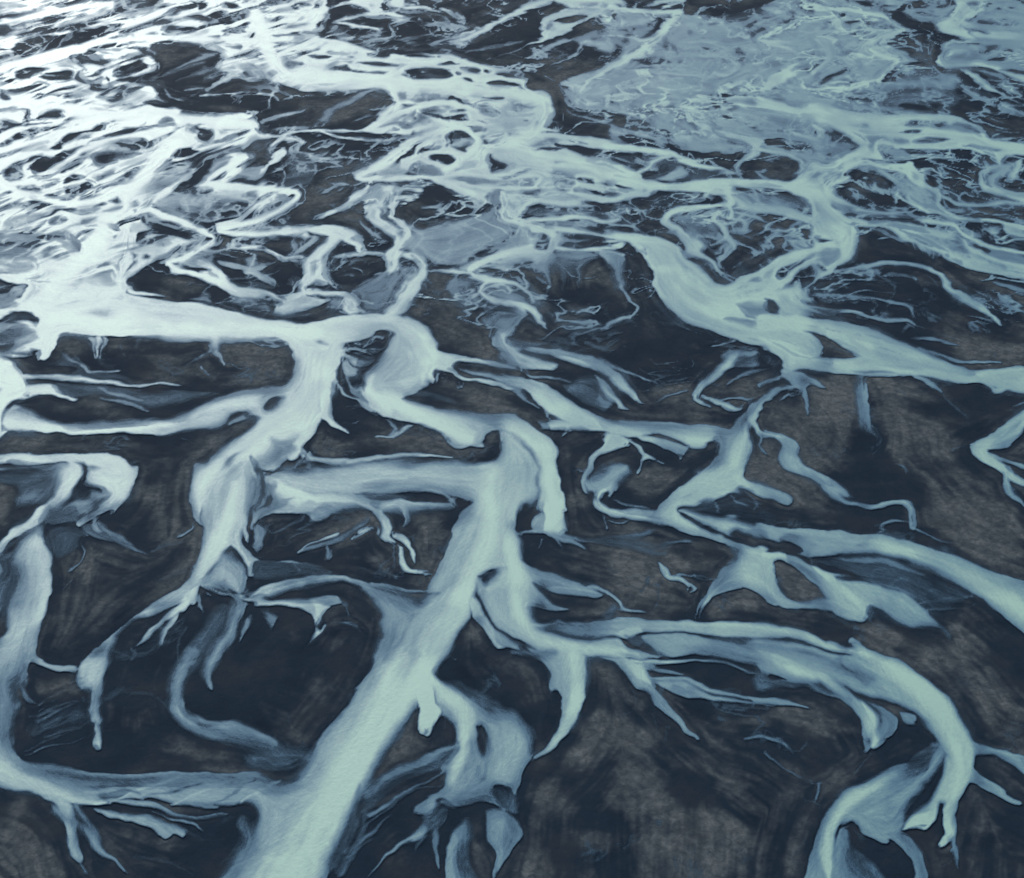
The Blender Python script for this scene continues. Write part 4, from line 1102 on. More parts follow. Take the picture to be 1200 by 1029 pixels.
r .3 .5,.5 340,210,20 440,240,40 500,200,10
b 1 190,100 300,60 400,30 420,60 300,140 200,190
b 1 640,180 700,170 860,170 900,230 820,320 760,300 820,220
p .04 960,240 1050,200 1140,225 1000,305
p .65 380,260,10 500,310,20 600,360,8 650,390,5 600,380,8 500,340,20
r .45 .5,.5 620,370,10 730,430,6
r .45 .5,.5 640,490,6 740,450,16 830,420,16
b .9 620,380 800,380 900,310 980,320 880,400 800,480 700,460
b .9 680,520 780,470 860,500 980,520 820,570 720,570
p .35 960,310,20 1040,240,10 1150,230,8 1240,260 1240,320 1100,330,20 1000,340,20
r .85 .4,.5 1170,235,24 1080,265,40 1000,320,54 930,370,54 890,410,38 860,440,28 870,465,22 930,497,18
r .85 .4,.4 890,450,10 960,475,22 1040,510,26 1080,515,8
r .55 .5,.5 930,225,16 1040,195,12
r .4 .5,.5 1000,400,14 1100,350,30 1200,330,10
r .5 .5,.5 960,470,10 1060,460,20 1140,480,30
p .88 1120,490,10 1160,460,8 1240,435,10 1300,430 1240,460 1180,490,8 1155,560,6 1170,610,6 1240,635,8 1170,645,8 1130,600,8 1110,540,10
r .5 .5,.5 1170,640,20 1160,700,30 1190,740,10
p .04 1130,640,10 1160,700,10 1090,790 1130,720
p .92 700,-60,5 720,20,5 780,90,5 860,130,5 1000,180,5 1150,220,5 1300,275,5 1400,280 1400,-60
p .55 990,100,6 1010,80,6 1140,95,8 1300,110,10 1300,170,30 1150,160,40 1040,130,30
p .5 1050,30,6 1110,10,20 1300,0 1300,90 1140,90,6 1100,60,6
p .12 1055,35,4 1140,92,4 1090,70,10
@900 350 4
p .92 -60,75,8 150,80,6 400,125,5 520,160,5 680,220,5 780,275,10 900,300,10 1000,330,10 1210,315,6 1350,310 1350,420 1240,440,6 1120,430,5 1060,450,5 1040,420,6 980,400,5 800,380,5 680,365,5 500,365,5 380,355,5 250,335,5 150,318,6 100,325,6 80,355,6 40,310,10 60,290,8 40,270,10 0,250,10 -60,240
p .78 480,200,30 620,240,40 800,310,40 1000,370,20 800,350,40 600,320,40 500,280,40
r .85 .3,.6 700,225,10 780,265,26 900,285,22 1090,300,6
p .08 150,148,8 240,160,10 430,265,4 250,278,8 170,290,8 240,265,10 250,220,10 200,170,8
p .35 380,335,10 550,330,20 620,355,10 450,350,6
p .82 -60,130,40 150,150,20 230,190,10 240,230,10 200,260,8 -60,200
r .97 .3,.4 -40,190,30 80,225,50 180,260,24 240,272,4
r .97 .4,.4 150,300,20 300,335,26 482,362,12
p .06 -60,230 0,255,8 50,290,8 70,340,6 -60,360
b .8 -60,260 30,290 50,340 -60,350
p .15 20,60 -20,0 40,20,10 65,75,8
p .75 40,-30,20 100,-30,30 150,60,10 130,80,20 60,80,8
r .88 .3,.4 130,-40,20 140,10,30 190,40,34 300,60,30 380,60,22 480,90,16 560,95,6
p .3 190,40 360,50,20 330,78
r .6 .5,.5 400,70,8 550,100,20 660,95,24 720,130,6
r .45 .4,.4 420,-20,10 600,20,16 680,50,22 690,85,8
r .3 .5,.5 600,150,20 660,120,30 700,140,10
r .88 .3,.5 890,-20,34 960,20,44 1020,60,34 1110,125,6
r .45 .5,.5 640,170,16 760,190,24 900,220,8
b .7 760,200 900,160 1100,200 1120,270 900,260
b .7 780,-10 880,20 960,90 840,120
b .5 520,20 640,30 640,90 540,90
p .6 390,350,90 468,355,8 480,450,6 490,540,6 488,600,10 470,655,40 430,600,60 400,500,80
r .55 .5,.5 490,600,12 530,655,16 490,700,26 490,730,6
r .7 .3,.6 680,368,16 760,410,34 830,442,8
r .3 .5,.5 820,440,10 900,520,40 930,560,10
r .8 .4,.4 70,330,30 130,350,30 200,390,40 258,422,6
p .6 100,330 180,370 190,400,10 150,430 80,370
r .65 .4,.4 190,380,16 155,430,28 170,490,34 200,545,6
r .5 .5,.5 90,350,20 40,380,34 -40,410,30
r .6 .5,.5 140,400,16 60,430,34 -30,470,44
r .65 .4,.4 130,430,8 90,460,16 55,475,6
p .78 -60,630,8 20,630,6 90,650,5 140,690,4 145,730,8 170,780,5 250,820,5 330,870,5 420,930 330,910,8 230,875,8 130,820,8 80,790,20 40,750,30 50,690,20 30,650,8
r .9 .3,.6 -20,630,16 60,645,18 120,680,16 140,720,10
b .9 0,500 120,480 160,600 260,700 300,800 200,760 140,650 0,600
b .6 520,380 640,400 660,560 520,540
b .7 200,600 380,640 440,760 300,800 200,700
b .5 640,600 780,620 760,720 640,720
b .5 250,380 400,380 410,520 300,560
p .88 1350,430 1210,520,8 1100,590,6 1000,650,5 940,690,5 945,720,5 1000,770,5 1100,830,5 1240,900,6 1240,870,8 1120,800,10 1130,790,10 1040,730,10 1030,715,8 1120,710,10 1180,640,20 1210,600,8 1350,560
p .55 1050,700,30 1200,610,30 1180,650,8 1120,715,8
r .75 .3,.5 1030,730,14 1120,765,26 1240,790,26
r .6 .4,.4 1100,820,20 1120,860,40 1130,900,40
r .55 .5,.5 1140,510,8 1180,490,14 1240,465,14
r .35 .5,.5 850,720,8 920,690,8
r .5 .4,.5 600,775,8 630,800,20 640,832,4
@0 560 4
p .86 250,-60,60 360,-60,10 340,60,10 290,110,40 190,200,10 100,260,5 0,370,4 -60,430,5 -60,350,6 0,310,5 60,240,6 160,150,10 230,60,50
p .4 290,110,30 480,60,60 500,100,20 370,200,8 190,200,5
p .86 400,-60,20 640,-60,5 635,10,5 600,90,5 520,180,4 510,160,4 450,190,5 375,228,4 350,210,6 440,150,10 510,90,10 520,60,10 480,35,8 400,30,20 390,0,20
p .15 335,75,6 400,30,8 490,38,8 515,70,20 440,90,60 340,95,20
r .5 .5,.5 240,150,10 340,130,20 470,90,10
p .25 -60,-20 200,-20,40 240,20,60 100,150,60 60,200 -60,300
p .03 -60,40 80,40,40 100,120,40 40,240,30 -60,280
p .3 -60,380 40,350,20 110,350,30 90,480,30 40,620,20 -60,700
r .75 .5,.5 -20,400,20 10,430,40 -20,460,20
p .64 130,230,60 200,200,30 220,300,20 245,490,8 235,560,6 190,680,5 160,780,5 165,830,5 240,875,8 360,880,10 370,905,10 240,905,5 150,860,5 130,920,10 130,1000,80 -200,1000 -200,700 0,740,20 30,640,40 60,500,60 60,350,60
r .9 .2,.8 170,300,80 190,400,90 205,500,80 180,620,80 140,740,70 125,850,50
r .7 .4,.4 140,810,20 180,865,26 250,885,28 350,890,20
p .72 900,460,20 910,540,10 860,590,10 780,640,20 640,690,80 560,760,60 540,850,20 510,1000,20 370,1000,6 370,880,6 450,790,5 560,700,5 700,600,8 800,540,20
p .72 910,560,6 880,620,8 800,670,20 700,770,20 640,790,10 700,720,10 780,650,10 860,590,10
r .75 .3,.5 830,660,30 780,720,30 760,778,22
r .97 .4,.5 920,440,90 905,540,50 860,610,40 800,660,16
r .3 .5,.5 620,800,10 640,830,40 620,860,20
r .2 .6,.6 560,860,10 660,840,40 720,830,10
p .97 905,60,4 890,110,4 910,160,5 935,215,3 940,150,6 950,80,10 1010,-60,10 920,-60,4
p .72 960,-60,10 1150,-60,60 1160,60,60 1180,180,20 1178,295,4 1130,245,10 1080,330,20 1010,430,10 960,480,10 925,590,5 880,560,5 890,500,10 925,400,8 935,300,20 930,180,20
r .93 .5,.5 1080,0,140 1070,180,130 1020,300,110 960,420,90 905,540,50
p .72 1060,300,20 1120,250,20 1180,350,10 1240,420,10 1190,462,4 1150,460,8 1130,390,20
p .6 1030,330,60 1130,380,60 1150,460,20 1140,540,10 1000,520,10 930,490,8 1000,430,20
r .95 .4,.4 940,500,8 1050,545,22 1240,585,26
p .3 1100,545 1150,520,20 1240,530,20 1240,560
p .35 990,570,40 1080,600,20 1110,650,6 1090,720,10 1020,790,10 1010,860,40 1000,1000,40 940,1000,10 950,860,6 1000,750,40 1040,650,60
r .6 .5,.5 1130,585,20 1130,620,22 1130,665,8
r .65 .4,.4 1165,640,20 1150,700,22 1120,770,4
r .5 .5,.5 940,560,40 960,610,22 970,630,6
r .25 .5,.5 900,640,6 860,740,8 840,820,6
p .35 380,230,10 480,200,20 560,250,20 700,350,10 640,340,20 500,300,20
r .75 .4,.4 445,185,14 460,215,26 490,245,8
r .6 .4,.4 330,300,8 400,255,18 422,272,4
r .45 .5,.5 380,300,16 380,390,18 320,450,12
r .4 .5,.5 370,460,6 300,520,8 210,615,4
r .2 .5,.5 700,330,20 800,310,20 910,280,8
p .2 220,260 340,220,20 420,250,20 380,330,40 250,400,40
r .15 .6,.6 720,480,60 820,430,60 900,440,20
b 1 610,20 700,40 790,65 740,160 650,110
b 1 810,280 850,240 925,205 910,250
r .5 .5,.5 820,275,6 880,250,20 930,215,8
b .8 380,340 440,400 450,450 380,470
b .8 370,510 500,550 640,520 630,575 500,570
b .7 -40,40 100,60 80,200 -20,280
b .6 690,390 720,470 700,500
@300 560 4
p .73 100,-80,20 1300,-80,20 1210,100,20 1220,400,20 1140,425,8 1030,460,8 1010,560,20 1000,630,5 880,790,5 830,900,5 820,1000,5 480,1000,10 540,880,6 580,780,10 570,650,80 540,580,60 430,510,40 310,520,60 150,560,60 0,590,20 -60,570,30 0,520,10 100,490,6 240,463,5 400,460,5 520,490,5 630,520,5 800,530,6 810,480,10 850,420,5 900,280,5 980,160,5 1030,110,10 950,80,80 850,50,40 700,50,30 400,60,60 240,50,20 100,10,30
p .72 200,-60,20 900,-60,40 900,20,40 600,40,20 300,40,20
p .95 -60,-50,20 60,-20,30 230,60,10 400,75,30 500,120,10 590,150,8 575,172,4 480,130,5 250,95,5 100,50,5 0,10,6
p .3 640,525,4 760,545,4 870,540,5 840,580,60 760,625,60 690,570,60
r .85 .3,.4 540,495,20 680,528,18 800,535,12
p .06 460,75,20 700,55,20 850,60,20 980,100,20 1030,115,15 975,160,6 930,130,10 760,120,10 560,110,20
p .35 480,80,20 620,60,20 800,100,40 560,112,20
r .85 .2,.8 740,52,6 850,75,26 920,115,30 955,140,6
r .75 .5,.5 410,62,4 590,62,6
r .85 .3,.7 580,140,20 640,118,26 700,112,28 790,132,4
r .7 .4,.5 690,130,26 710,180,32 670,230,8
r .97 .6,.6 1120,0,200 1110,250,180 1050,400,140 1000,500,130 900,700,170 800,850,150 740,1000,140
p .77 1035,460,6 1080,460,10 1140,425,6 1240,440,20 1300,520 1300,760 1200,740,6 1100,670,10 1040,560,30
p .15 1035,460,5 1085,458,5 1140,425,5 1190,450,50 1140,510,70 1060,530,50
p .85 1000,560,20 1040,560,20 1080,640,20 1120,700,20 1180,770,20 1130,805,4 1070,720,6 1010,650,5
p .6 1110,700,10 1240,760,10 1240,800,10 1140,790,8
p .93 0,570,6 150,585,6 330,590,8 345,605,10 300,640,8 290,700,20 320,705,5 240,820,20 270,740,30 250,660,10 190,610,10 60,600,8 -20,600,8
p .5 -20,580,5 150,560,40 380,555,6 400,590,5 340,600,10
r .5 .5,.5 390,570,8 430,610,10 435,665,6
r .45 .5,.5 320,690,6 440,680,12 530,735,6
r .25 .5,.5 440,670,6 560,660,8
p .35 -20,600,30 90,640,20 70,720,40 30,660,20
p .55 320,110,6 380,130,30 340,190,30 250,225,40 260,160,8
p .5 0,160,10 80,110,30 190,85,10 90,160,8 20,190,10 0,240,10
p .5 -20,30 80,40,20 20,110,20 -30,150
r .6 .5,.5 90,40,40 20,130,40 0,240,16
p .5 20,200,10 60,240,20 50,290,20 -10,340,10
r .35 .5,.5 560,170,20 400,270,60 190,350,14
r .9 .3,.6 275,298,6 320,275,12 375,255,20
r .85 .3,.6 450,285,6 500,250,20 555,222,8
r .7 .5,.5 185,355,6 240,310,16 290,290,6
b 1 190,350 330,240 540,170 570,200 480,270 400,300 230,380
r .4 .5,.5 340,320,20 340,370,40 330,390,10
r .9 .3,.4 560,165,26 610,210,52 600,270,44 640,305,24
r .35 .5,.5 635,305,16 630,360,20 630,420,14
r .85 .3,.5 630,265,8 690,290,44 720,350,28 738,405,4
r .93 .3,.5 670,340,24 670,400,44 700,430,24 760,435,14 830,440,8
r .4 .5,.5 670,430,20 650,470,20
r .9 .3,.5 -20,400,34 50,405,22 112,428,4
r .8 .4,.4 80,395,6 160,390,12 255,415,4
p .2 -20,390 200,390,20 380,440,20 300,470 -20,500
r .3 .5,.5 180,400,8 200,440,14
r .3 .5,.5 820,420,4 860,390,8
b .9 720,150 850,150 900,220 870,310 760,280
b .8 600,490 650,430 670,450 640,510
b 1 180,680 260,760 100,880 60,860
b 1 940,740 1010,650 1060,720 1120,820 960,780
b .9 470,780 560,790 540,900 480,870
b .9 80,640 120,640 100,700
b .7 280,830 340,720 400,800 340,900
r .6 .5,.5 880,825,6 930,845,10 940,860,4
@600 560 4
p .75 -100,-60 120,-60,30 100,80,40 40,150,30 20,250,8 15,320,5 40,370,8 110,420,10 200,450,10 340,520,4 410,560,3 250,550,6 170,530,10 100,490,10 180,580,20 260,620,4 275,628,3 180,625,8 60,600,6 50,640,8 70,690,20 150,720,30 300,745,30 500,745,10 560,780,10 705,828,3 540,840,5 440,830,8 330,825,5 150,810,5 50,770,5 0,745,5 -60,700,20
r .97 .5,.5 0,300,120 20,450,130 40,640,110 100,730,100 250,780,70 450,800,50 600,815,20
p .06 60,130,20 100,130,20 95,240,5 25,245,5 35,180,10
p .6 95,190,10 170,170,10 170,245,5 100,240,10
p .98 125,-60,5 212,-60,6 245,80,6 262,150,3 245,165,3 260,170,3 255,245,4 200,262,6 160,250,6 165,160,8 140,60,10
r .7 .4,.4 10,258,16 100,248,16 180,255,16
r .7 .4,.5 190,262,30 260,290,44 330,320,30 360,350,6
r .5 .5,.5 200,255,20 330,285,34 520,310,34 640,330,10
r .3 .5,.5 400,290,10 560,270,40 680,240,10
r .35 .5,.5 640,300,10 760,295,20 860,300,8
p .2 300,270,20 600,260,30 760,300,40 700,380,40 500,340,20
r .5 .5,.5 220,290,20 238,356,4
r .4 .5,.5 150,290,20 130,335,6
r .3 .5,.5 180,345,6 130,390,8
r .3 .5,.5 220,370,6 180,410,6
p .7 330,-60 550,-60,10 520,30,60 460,97,4 445,60,8 370,65,5 345,20,5
r .9 .4,.4 440,55,20 400,85,40 395,120,40 450,155,40 560,170,60 690,190,70
r .5 .5,.5 450,98,6 520,125,18 640,150,8
r .35 .5,.5 470,100,6 560,135,8
r .45 .5,.5 415,170,16 430,240,12
r .5 .5,.5 440,190,8 510,210,14 560,195,4
b .9 560,-40 820,-40 680,90 560,110 520,40
b .8 260,170 380,190 400,230 280,210
p .84 680,150,5 740,70,5 840,-20,5 830,-60,8 1080,-60,20 1060,60,10 1040,97,4 900,110,20 880,150,20 790,150,20 800,190,10 900,240,20 1000,280,10 1200,350,10 1240,430,20 1240,600,8 1150,550,8 1080,525,10 1000,530,5 940,570,5 890,650,5 880,650,6 920,510,8 960,450,30 1020,370,60 1000,320,10 880,280,5 760,240,5 680,200,5
p .7 930,520 980,430,40 1060,380,40 1100,450,60 1080,525,20 1000,530,5
p .15 790,150 900,140,20 940,100,10 1060,70,10 1240,120 1240,200 900,170,10 800,165,6
r .4 .5,.5 1030,90,8 1060,120,16 1110,130,6
r .35 .5,.5 920,110,8 960,140,16 960,170,8
r .4 .5,.5 1100,70,8 1150,120,14 1130,150,6
r .9 .3,.3 1050,0,40 1100,40,44 1240,90,50
p .78 790,155,5 900,165,50 1240,210,10 1300,215 1300,310 1240,315,30 1060,270,50 1000,280,30 900,240,30 820,190,20
p .1 1000,240,10 1100,280,10 1240,320,10 1160,300
r .8 .3,.5 670,385,10 710,430,44 740,465,34 810,485,22 845,520,22 825,550,4
r .5 .4,.6 760,460,16 850,455,24 960,478,6
r .7 .4,.4 340,520,10 430,535,26 490,575,22 530,610,18 640,632,4
p .3 410,640,20 440,590,30 480,580,20 510,620,20 420,655
p .8 70,680,20 250,675,6 400,660,4 560,655,4 800,680,4 1200,715,4 1300,725 1300,760 1200,750,5 1050,755,20 850,735,20 600,720,10 540,740,10 520,745,10 300,745,40 150,720,60
p .75 545,740,10 650,720,10 850,735,20 1050,770,20 1300,810 1300,900 1240,895,6 1000,860,10 850,830,20 740,830,8 600,770,20
p .2 545,740,5 620,725,10 660,760,60 740,830,10 690,825,10 600,775,10
p .45 1060,765,20 1140,752,20 1240,760 1240,800,20 1120,785,20
r .92 .4,.4 560,850,22 700,855,32 900,860,18 1000,880,8
p .75 60,790,10 340,825,10 335,860,10 330,1000,20 180,1000,6 170,900,5 120,840,5 -20,745,5
p .75 400,830,8 550,840,10 620,880,20 650,900,20 680,1000,20 580,1000,5 530,910,5 480,860,5
p .6 620,850 690,880,10 640,900,10 600,880
b .9 880,640 1000,540 1080,525 1180,580 1100,640 960,660
b .9 420,400 560,420 640,400 680,500 560,520 460,480
b .7 100,500 200,540 380,560 360,600 200,590
b .8 -40,820 100,840 170,920 -40,920
b .8 340,840 440,850 520,920 340,920
b .7 400,330 600,340 760,350 820,390 600,400
b .7 620,500 720,520 820,540 760,600 640,550
b .5 260,420 400,400 440,500 320,480
b .5 740,150
b .5 820,340 960,350 980,400 860,400
b .8 260,60 340,80 360,150 300,160
@900 560 4
p .74 -60,205,6 0,212,5 200,235,4 450,262,4 560,270,4 700,305,4 900,370,4 1050,430,4 1210,480,4 1350,540,5 1350,900,5 1210,750,5 1100,660,6 1000,580,20 900,510,30 780,440,60 640,390,40 500,375,40 350,365,20 200,360,20 100,355,20 160,330,10 80,300,10 0,290,8 -60,280,10
r .97 .4,.5 500,320,90 700,370,100 900,450,120 1100,560,130 1300,700,140
p .82 -60,330,8 30,345,20 0,350,10 150,370,8 300,440,6 450,490,4 520,510,3 640,550,4 720,600,20 840,680,40 885,740,40 870,800,80 800,720,80 700,710,60 640,690,40 560,650,20 480,590,10 475,655,4 440,675,8 320,640,10 300,620,20 100,605,8 0,580,8 -60,560,10
p .72 340,490,20 520,520,10 640,560,10 820,680,20 700,690,40 560,640,40 420,560,20
p .03 25,385,5 80,395,6 200,460,8 310,560,8 250,575,40 150,580,20 80,545,6 30,480,6
b .9 25,385 80,395 200,460 310,560 250,575 150,580 80,545 30,480
p .04 310,455,5 400,470,5 440,490,5 350,480,5
r .98 .4,.4 -20,365,20 150,385,40 280,460,54 400,560,44 475,650,16
p .22 200,365,20 500,375,30 780,440,50 960,560,40 800,620,40 640,550,4 450,485
r .5 .5,.5 330,380,10 520,400,40 720,460,20
r .35 .5,.5 690,590,8 800,570,14 960,560,16
r .35 .5,.5 720,620,8 820,600,14 900,610,8
r .35 .5,.5 570,520,6 590,490,12 640,480,6
r .3 .5,.5 700,560,6 760,530,12 840,530,6
r .3 .5,.5 950,640,6 960,600,12 1000,590,6
r .3 .5,.5 470,470,6 500,440,12 580,440,6
r .88 .3,.6 230,-10,20 290,60,32 370,105,28 500,130,26 600,120,32 660,130,38 682,180,36 672,228,26
r .6 .5,.5 690,235,12 800,290,10 930,320,4
r .4 .5,.5 510,250,26 550,205,24 660,200,6
p .3 340,60 420,100,20 560,130,20 440,125
p .7 -60,40,8 60,80,10 110,105,10 90,130,5 0,100,8 -60,80,10
r .85 .4,.4 1120,-40,40 1130,50,40 1180,110,22 1220,150,8
r .75 .4,.4 1150,0,10 1240,40,20
p .7 -60,715,6 60,722,5 180,745,4 330,790,4 450,825,4 560,870,4 680,930,5 800,1000 0,1000 -60,1000
p .2 -20,755,8 130,760,8 300,790,10 420,820,10 300,850,50 100,790,50 -20,775
r .95 .5,.5 -60,790,60 60,870,70 200,940,80
b .9 120,0 240,40 300,140 180,140 80,80
b .7 740,100 1080,80 1100,260 880,280 740,200
b .8 400,660 560,660 640,710 600,800 440,760
b .7 0,620 200,640 240,700 60,680
b .7 700,760 860,780 880,860 760,880
b .6 920,820 1000,830 1020,870 940,870
b .6 980,120 1100,100 1120,260 1000,300
@0 780 4
p .62 -300,-60,8 100,-60,70 75,60,60 110,200,60 90,330,60 100,430,10 200,455,60 420,494,6 900,496,4 1210,505,5 1400,520,8 1400,720,60 1210,680,60 1080,660,40 860,655,40 700,630,10 480,640,8 330,640,5 200,605,5 0,540,5 -300,440,6
r .97 .7,.2 -300,360,140 -100,440,140 60,520,120 200,575,70 330,618,45 490,640,16
p .3 450,590,10 560,560,60 700,560,60 640,600,60 540,635,10 470,630,10
p .6 420,560,10 600,530,40 760,540,60 640,570,40
r .5 .5,.8 690,625,8 850,640,28 1000,655,20
p .55 480,640,8 690,640,8 860,690,10 1080,680,6 1060,715,60 900,730,60 700,690,30
p .65 440,660,10 560,690,20 760,720,40 900,770,80 860,828,5 800,800,6 770,832,4 700,780,6 600,735,6 500,710,10
r .5 .5,.5 700,700,8 900,740,30 960,780,10
p .12 850,800,20 950,760,40 1080,690,10 1140,680,40 1000,850,40
p .78 195,605,5 330,640,10 380,700,60 395,830,20 412,892,4 375,920,30 350,880,10 320,770,6 270,680,6
r .4 .6,.6 360,650,40 430,760,70 490,870,54 560,930,20 604,968,4
r .45 .5,.5 480,860,20 530,905,20 555,920,4
r .3 .6,.6 380,900,20 400,980,30
r .45 .5,.5 425,150,5 300,200,10 180,270,24
r .4 .5,.5 425,215,4 330,235,10 200,300,24
r .4 .5,.5 430,270,4 300,275,8 160,330,24
r .4 .5,.5 440,315,4 330,370,10 200,395,16 110,425,6
r .3 .5,.5 380,180,4 260,210,10 150,240,16
r .35 .5,.5 430,295,3 320,310,8 200,350,14
r .4 .6,.6 90,100,40 130,150,50 170,170,10
p .87 370,-40,10 525,-40,8 500,80,20 470,180,30 465,280,30 480,370,20 455,388,4 430,370,2 438,335,2 428,310,2 437,280,2 420,250,2 424,225,2 411,195,2 430,150,2 430,110,2 415,60,3 380,40,6
p .55 840,-40,6 930,-40,60 890,100,70 890,200,60 950,250,60 1100,265,60 1240,320,20 1240,360,60 1050,340,80 970,340,60 860,270,10 800,210,6 800,120,5
r .82 .5,.4 870,-60,60 830,40,56 818,140,50 830,210,60 900,270,54 1000,330,20
r .7 .3,.7 940,270,10 1060,275,40 1240,325,40
p .25 1000,330,60 1240,340,60 1240,440,60 1130,420,60
r .55 .6,.6 960,-60,50 975,60,70 985,130,14
b .8 150,130 260,60 410,50 415,120 200,180
b .8 560,300 600,230 640,260 680,350 600,320
b .9 730,440 760,340 900,310 950,380 840,440
b .8 30,640 130,640 100,760 50,920 20,920
b .9 190,800 290,850 330,980 290,1080 180,1040
b .5 490,160 560,150 600,240 530,320 490,300
b .4 740,120 800,60 800,140 780,180
b .6 560,800 700,790 720,830 600,830
r .15 .6,.6 480,150,60 640,120,60 780,190,20
r .15 .6,.6 620,900,30 760,920,40 900,980,20
@300 780 4
p .70 575,-60,6 770,-60,4 745,120,5 650,220,5 590,340,5 530,470,20 490,560,60 440,700,60 400,850,20 330,1000,6 290,1100,6 -300,1100,100 -190,990,120 -60,830,120 -20,700,60 -60,660,40 -60,515,50 100,530,60 200,480,60 300,345,10 400,230,5 480,120,5
r .97 .6,.6 660,-40,130 570,200,150 430,430,180 320,640,200 200,820,260 60,1000,300 -60,1150,300
p .6 330,830,10 325,980,10 240,1100,60 260,960,60
r .9 .3,.5 340,820,10 350,900,50 310,1020,40
p .3 -60,300,40 80,350,40 200,430,40 170,520,60 -60,510
p 1 760,-60,4 840,-60,10 828,60,10 840,180,8 862,240,3 820,322,3 780,310,3 760,200,3 745,120,4
p .62 850,40,60 1000,60,150 1210,200,150 1240,560,6 1180,560,6 1125,560,6 1180,680,4 1120,650,6 1070,640,8 1000,665,8 920,680,10 860,650,20 800,690,6 745,695,4 740,665,5 830,620,5 885,570,5 880,510,5 850,490,5 930,430,10 955,330,20 930,290,40 860,240,20 830,150,20
p .8 1130,300,80 1240,220,60 1240,560,10 1120,540,60
p .08 1035,280,8 1075,290,8 1110,370,40 1110,440,60 1060,450,60 1035,370,30
r .93 .4,.5 800,40,60 880,130,120 970,220,110 985,330,90 950,450,100 920,540,80
r .75 .4,.5 820,640,60 810,720,44 760,800,60 700,830,22 620,890,12 530,1000,6
r .6 .4,.4 830,740,30 840,830,44 860,900,22 875,970,6
r .35 .5,.5 780,820,20 750,860,30 740,890,10
r .5 .5,.5 900,680,20 870,740,14
p .35 780,700 860,660,10 900,680 860,760,10 800,780,10
p .6 905,780,20 1000,700,60 1020,800,80 1020,900,80 1080,1000,60 1140,1100 920,1100 900,950,8 900,850,10
p .5 1080,670,30 1190,680,20 1240,800,10 1170,950,10 1130,1020,4 1125,900,5 1075,830,5 1070,740,10
r .75 .5,.5 1180,590,30 1170,640,40 1190,680,10
p .35 1120,570,10 1240,570,10 1240,700,20 1140,650
p .35 950,330,30 950,420,10 900,480,8 700,560,60 560,680,80 440,760,80 480,580,80 560,510,50 720,440,20 860,400,30
r .6 .4,.6 945,380,16 800,440,50 650,500,60 520,590,50
r .5 .5,.5 890,490,10 700,600,24 520,700,40
r .35 .5,.5 880,570,6 740,590,14 600,680,20 480,760,20
r .35 .5,.5 640,690,8 520,800,30 420,870,30
r .25 .5,.5 640,750,6 520,830,16 420,900,10
b .8 620,300 740,130 770,300 720,380 590,440
b .8 -20,120 60,200 100,260 250,330 110,340
b .7 230,60 330,-20 330,160 240,220
b .6 560,750 740,760 700,820 580,830
b .8 540,980 640,860 740,840 700,1000
b .7 960,-20 1080,-20 1200,80 1060,60
b .5 740,850 790,850 740,900
@600 780 4
p .76 -60,190,60 40,200,80 100,280,70 130,400,60 110,440,10 60,500,5 30,600,5 10,600,5 0,570,5 -20,565,5 -120,560,5 -120,200,60
p .76 140,-60,4 335,-60,20 345,100,8 320,220,5 220,360,4 120,440,3 100,465,10 130,400,20 200,320,5 235,210,3 230,150,3 195,50,3
r .97 .5,.3 300,-40,80 310,100,80 280,230,70 200,350,50 130,430,20
r .4 .6,.6 0,600,20 10,690,10
p .88 500,-40,5 620,-20,20 660,40,30 680,95,4 670,110,6 590,60,5
p .6 620,90,8 680,110,20 730,185,4 820,285,5 880,345,4 860,345,4 780,280,4 690,220,6 640,160,8
r .75 .4,.4 660,100,10 700,150,14 738,188,4
r .65 .4,.5 660,60,20 800,80,26 1000,130,20 1240,168,12
p .6 660,60,30 800,80,20 1000,140,20 1240,165,10 1240,190,5 1000,168,8 850,150,8 700,105,5
r .75 .4,.4 840,-20,10 1000,0,16 1100,40,12 1175,72,4
r .6 .5,.5 980,-30,10 1100,0,16 1240,45,14
r .5 .5,.5 640,0,30 720,30,30 800,60,10
r .4 .5,.5 1080,340,20 1150,335,30 1240,345,20
b 1 300,300 380,220 480,230 560,260 700,290 730,400 680,420 720,560 900,650 1190,820 1010,960 1000,1080 600,1100 560,830 430,640 480,500 400,420
b .9 60,620 100,530 220,540 360,680 300,700 160,700
b .8 260,760 380,740 500,830 360,860
b .9 40,960 100,860 200,880 180,1080 40,1080
b .8 740,160 1000,200 1060,280 900,260 780,220
b .7 720,40 900,40 1100,80 1000,110
b .6 200,400 340,380 380,480 280,500
b .5 840,380 1000,360 1000,440 860,440
b .6 920,560 1000,460 1120,600 1000,600
b .8 60,0 180,60 220,180 140,300 90,220 20,160
b -.9 600,240 720,270 830,340 840,560 770,600 730,500 720,340
b -.8 960,660 1080,580 1200,680 1240,800 1100,760
b -.8 340,240 420,80 600,60 640,160 560,250
b -.7 90,470 300,500 420,640 560,700 500,820 300,700 180,560
b -.8 40,700 200,820 600,920 620,960 300,920 160,860
b -.6 560,360 640,440 680,520 600,480
@900 780 4
p .70 -60,-140,10 300,-130,10 580,0,4 720,90,4 820,190,5 885,300,5 910,400,5 905,540,6 820,380,10 780,340,60 700,280,60 640,220,40 500,180,50 400,140,30 250,80,60 100,20,40 -60,-20
r .97 .2,.8 400,-100,60 520,-20,80 640,80,140 760,200,150 850,340,110 860,460,110
p .62 400,140,20 500,190,6 590,240,5 597,280,5 570,340,5 510,375,5 490,250,40
p .5 600,220,20 670,235,5 670,280,20 630,280,30
p .92 -60,10,8 100,20,60 250,80,60 400,150,50 480,230,40 510,300,50 510,372,4 490,375,4 480,340,4 450,340,4 440,280,5 380,190,5 280,145,8 150,125,60 50,110,40
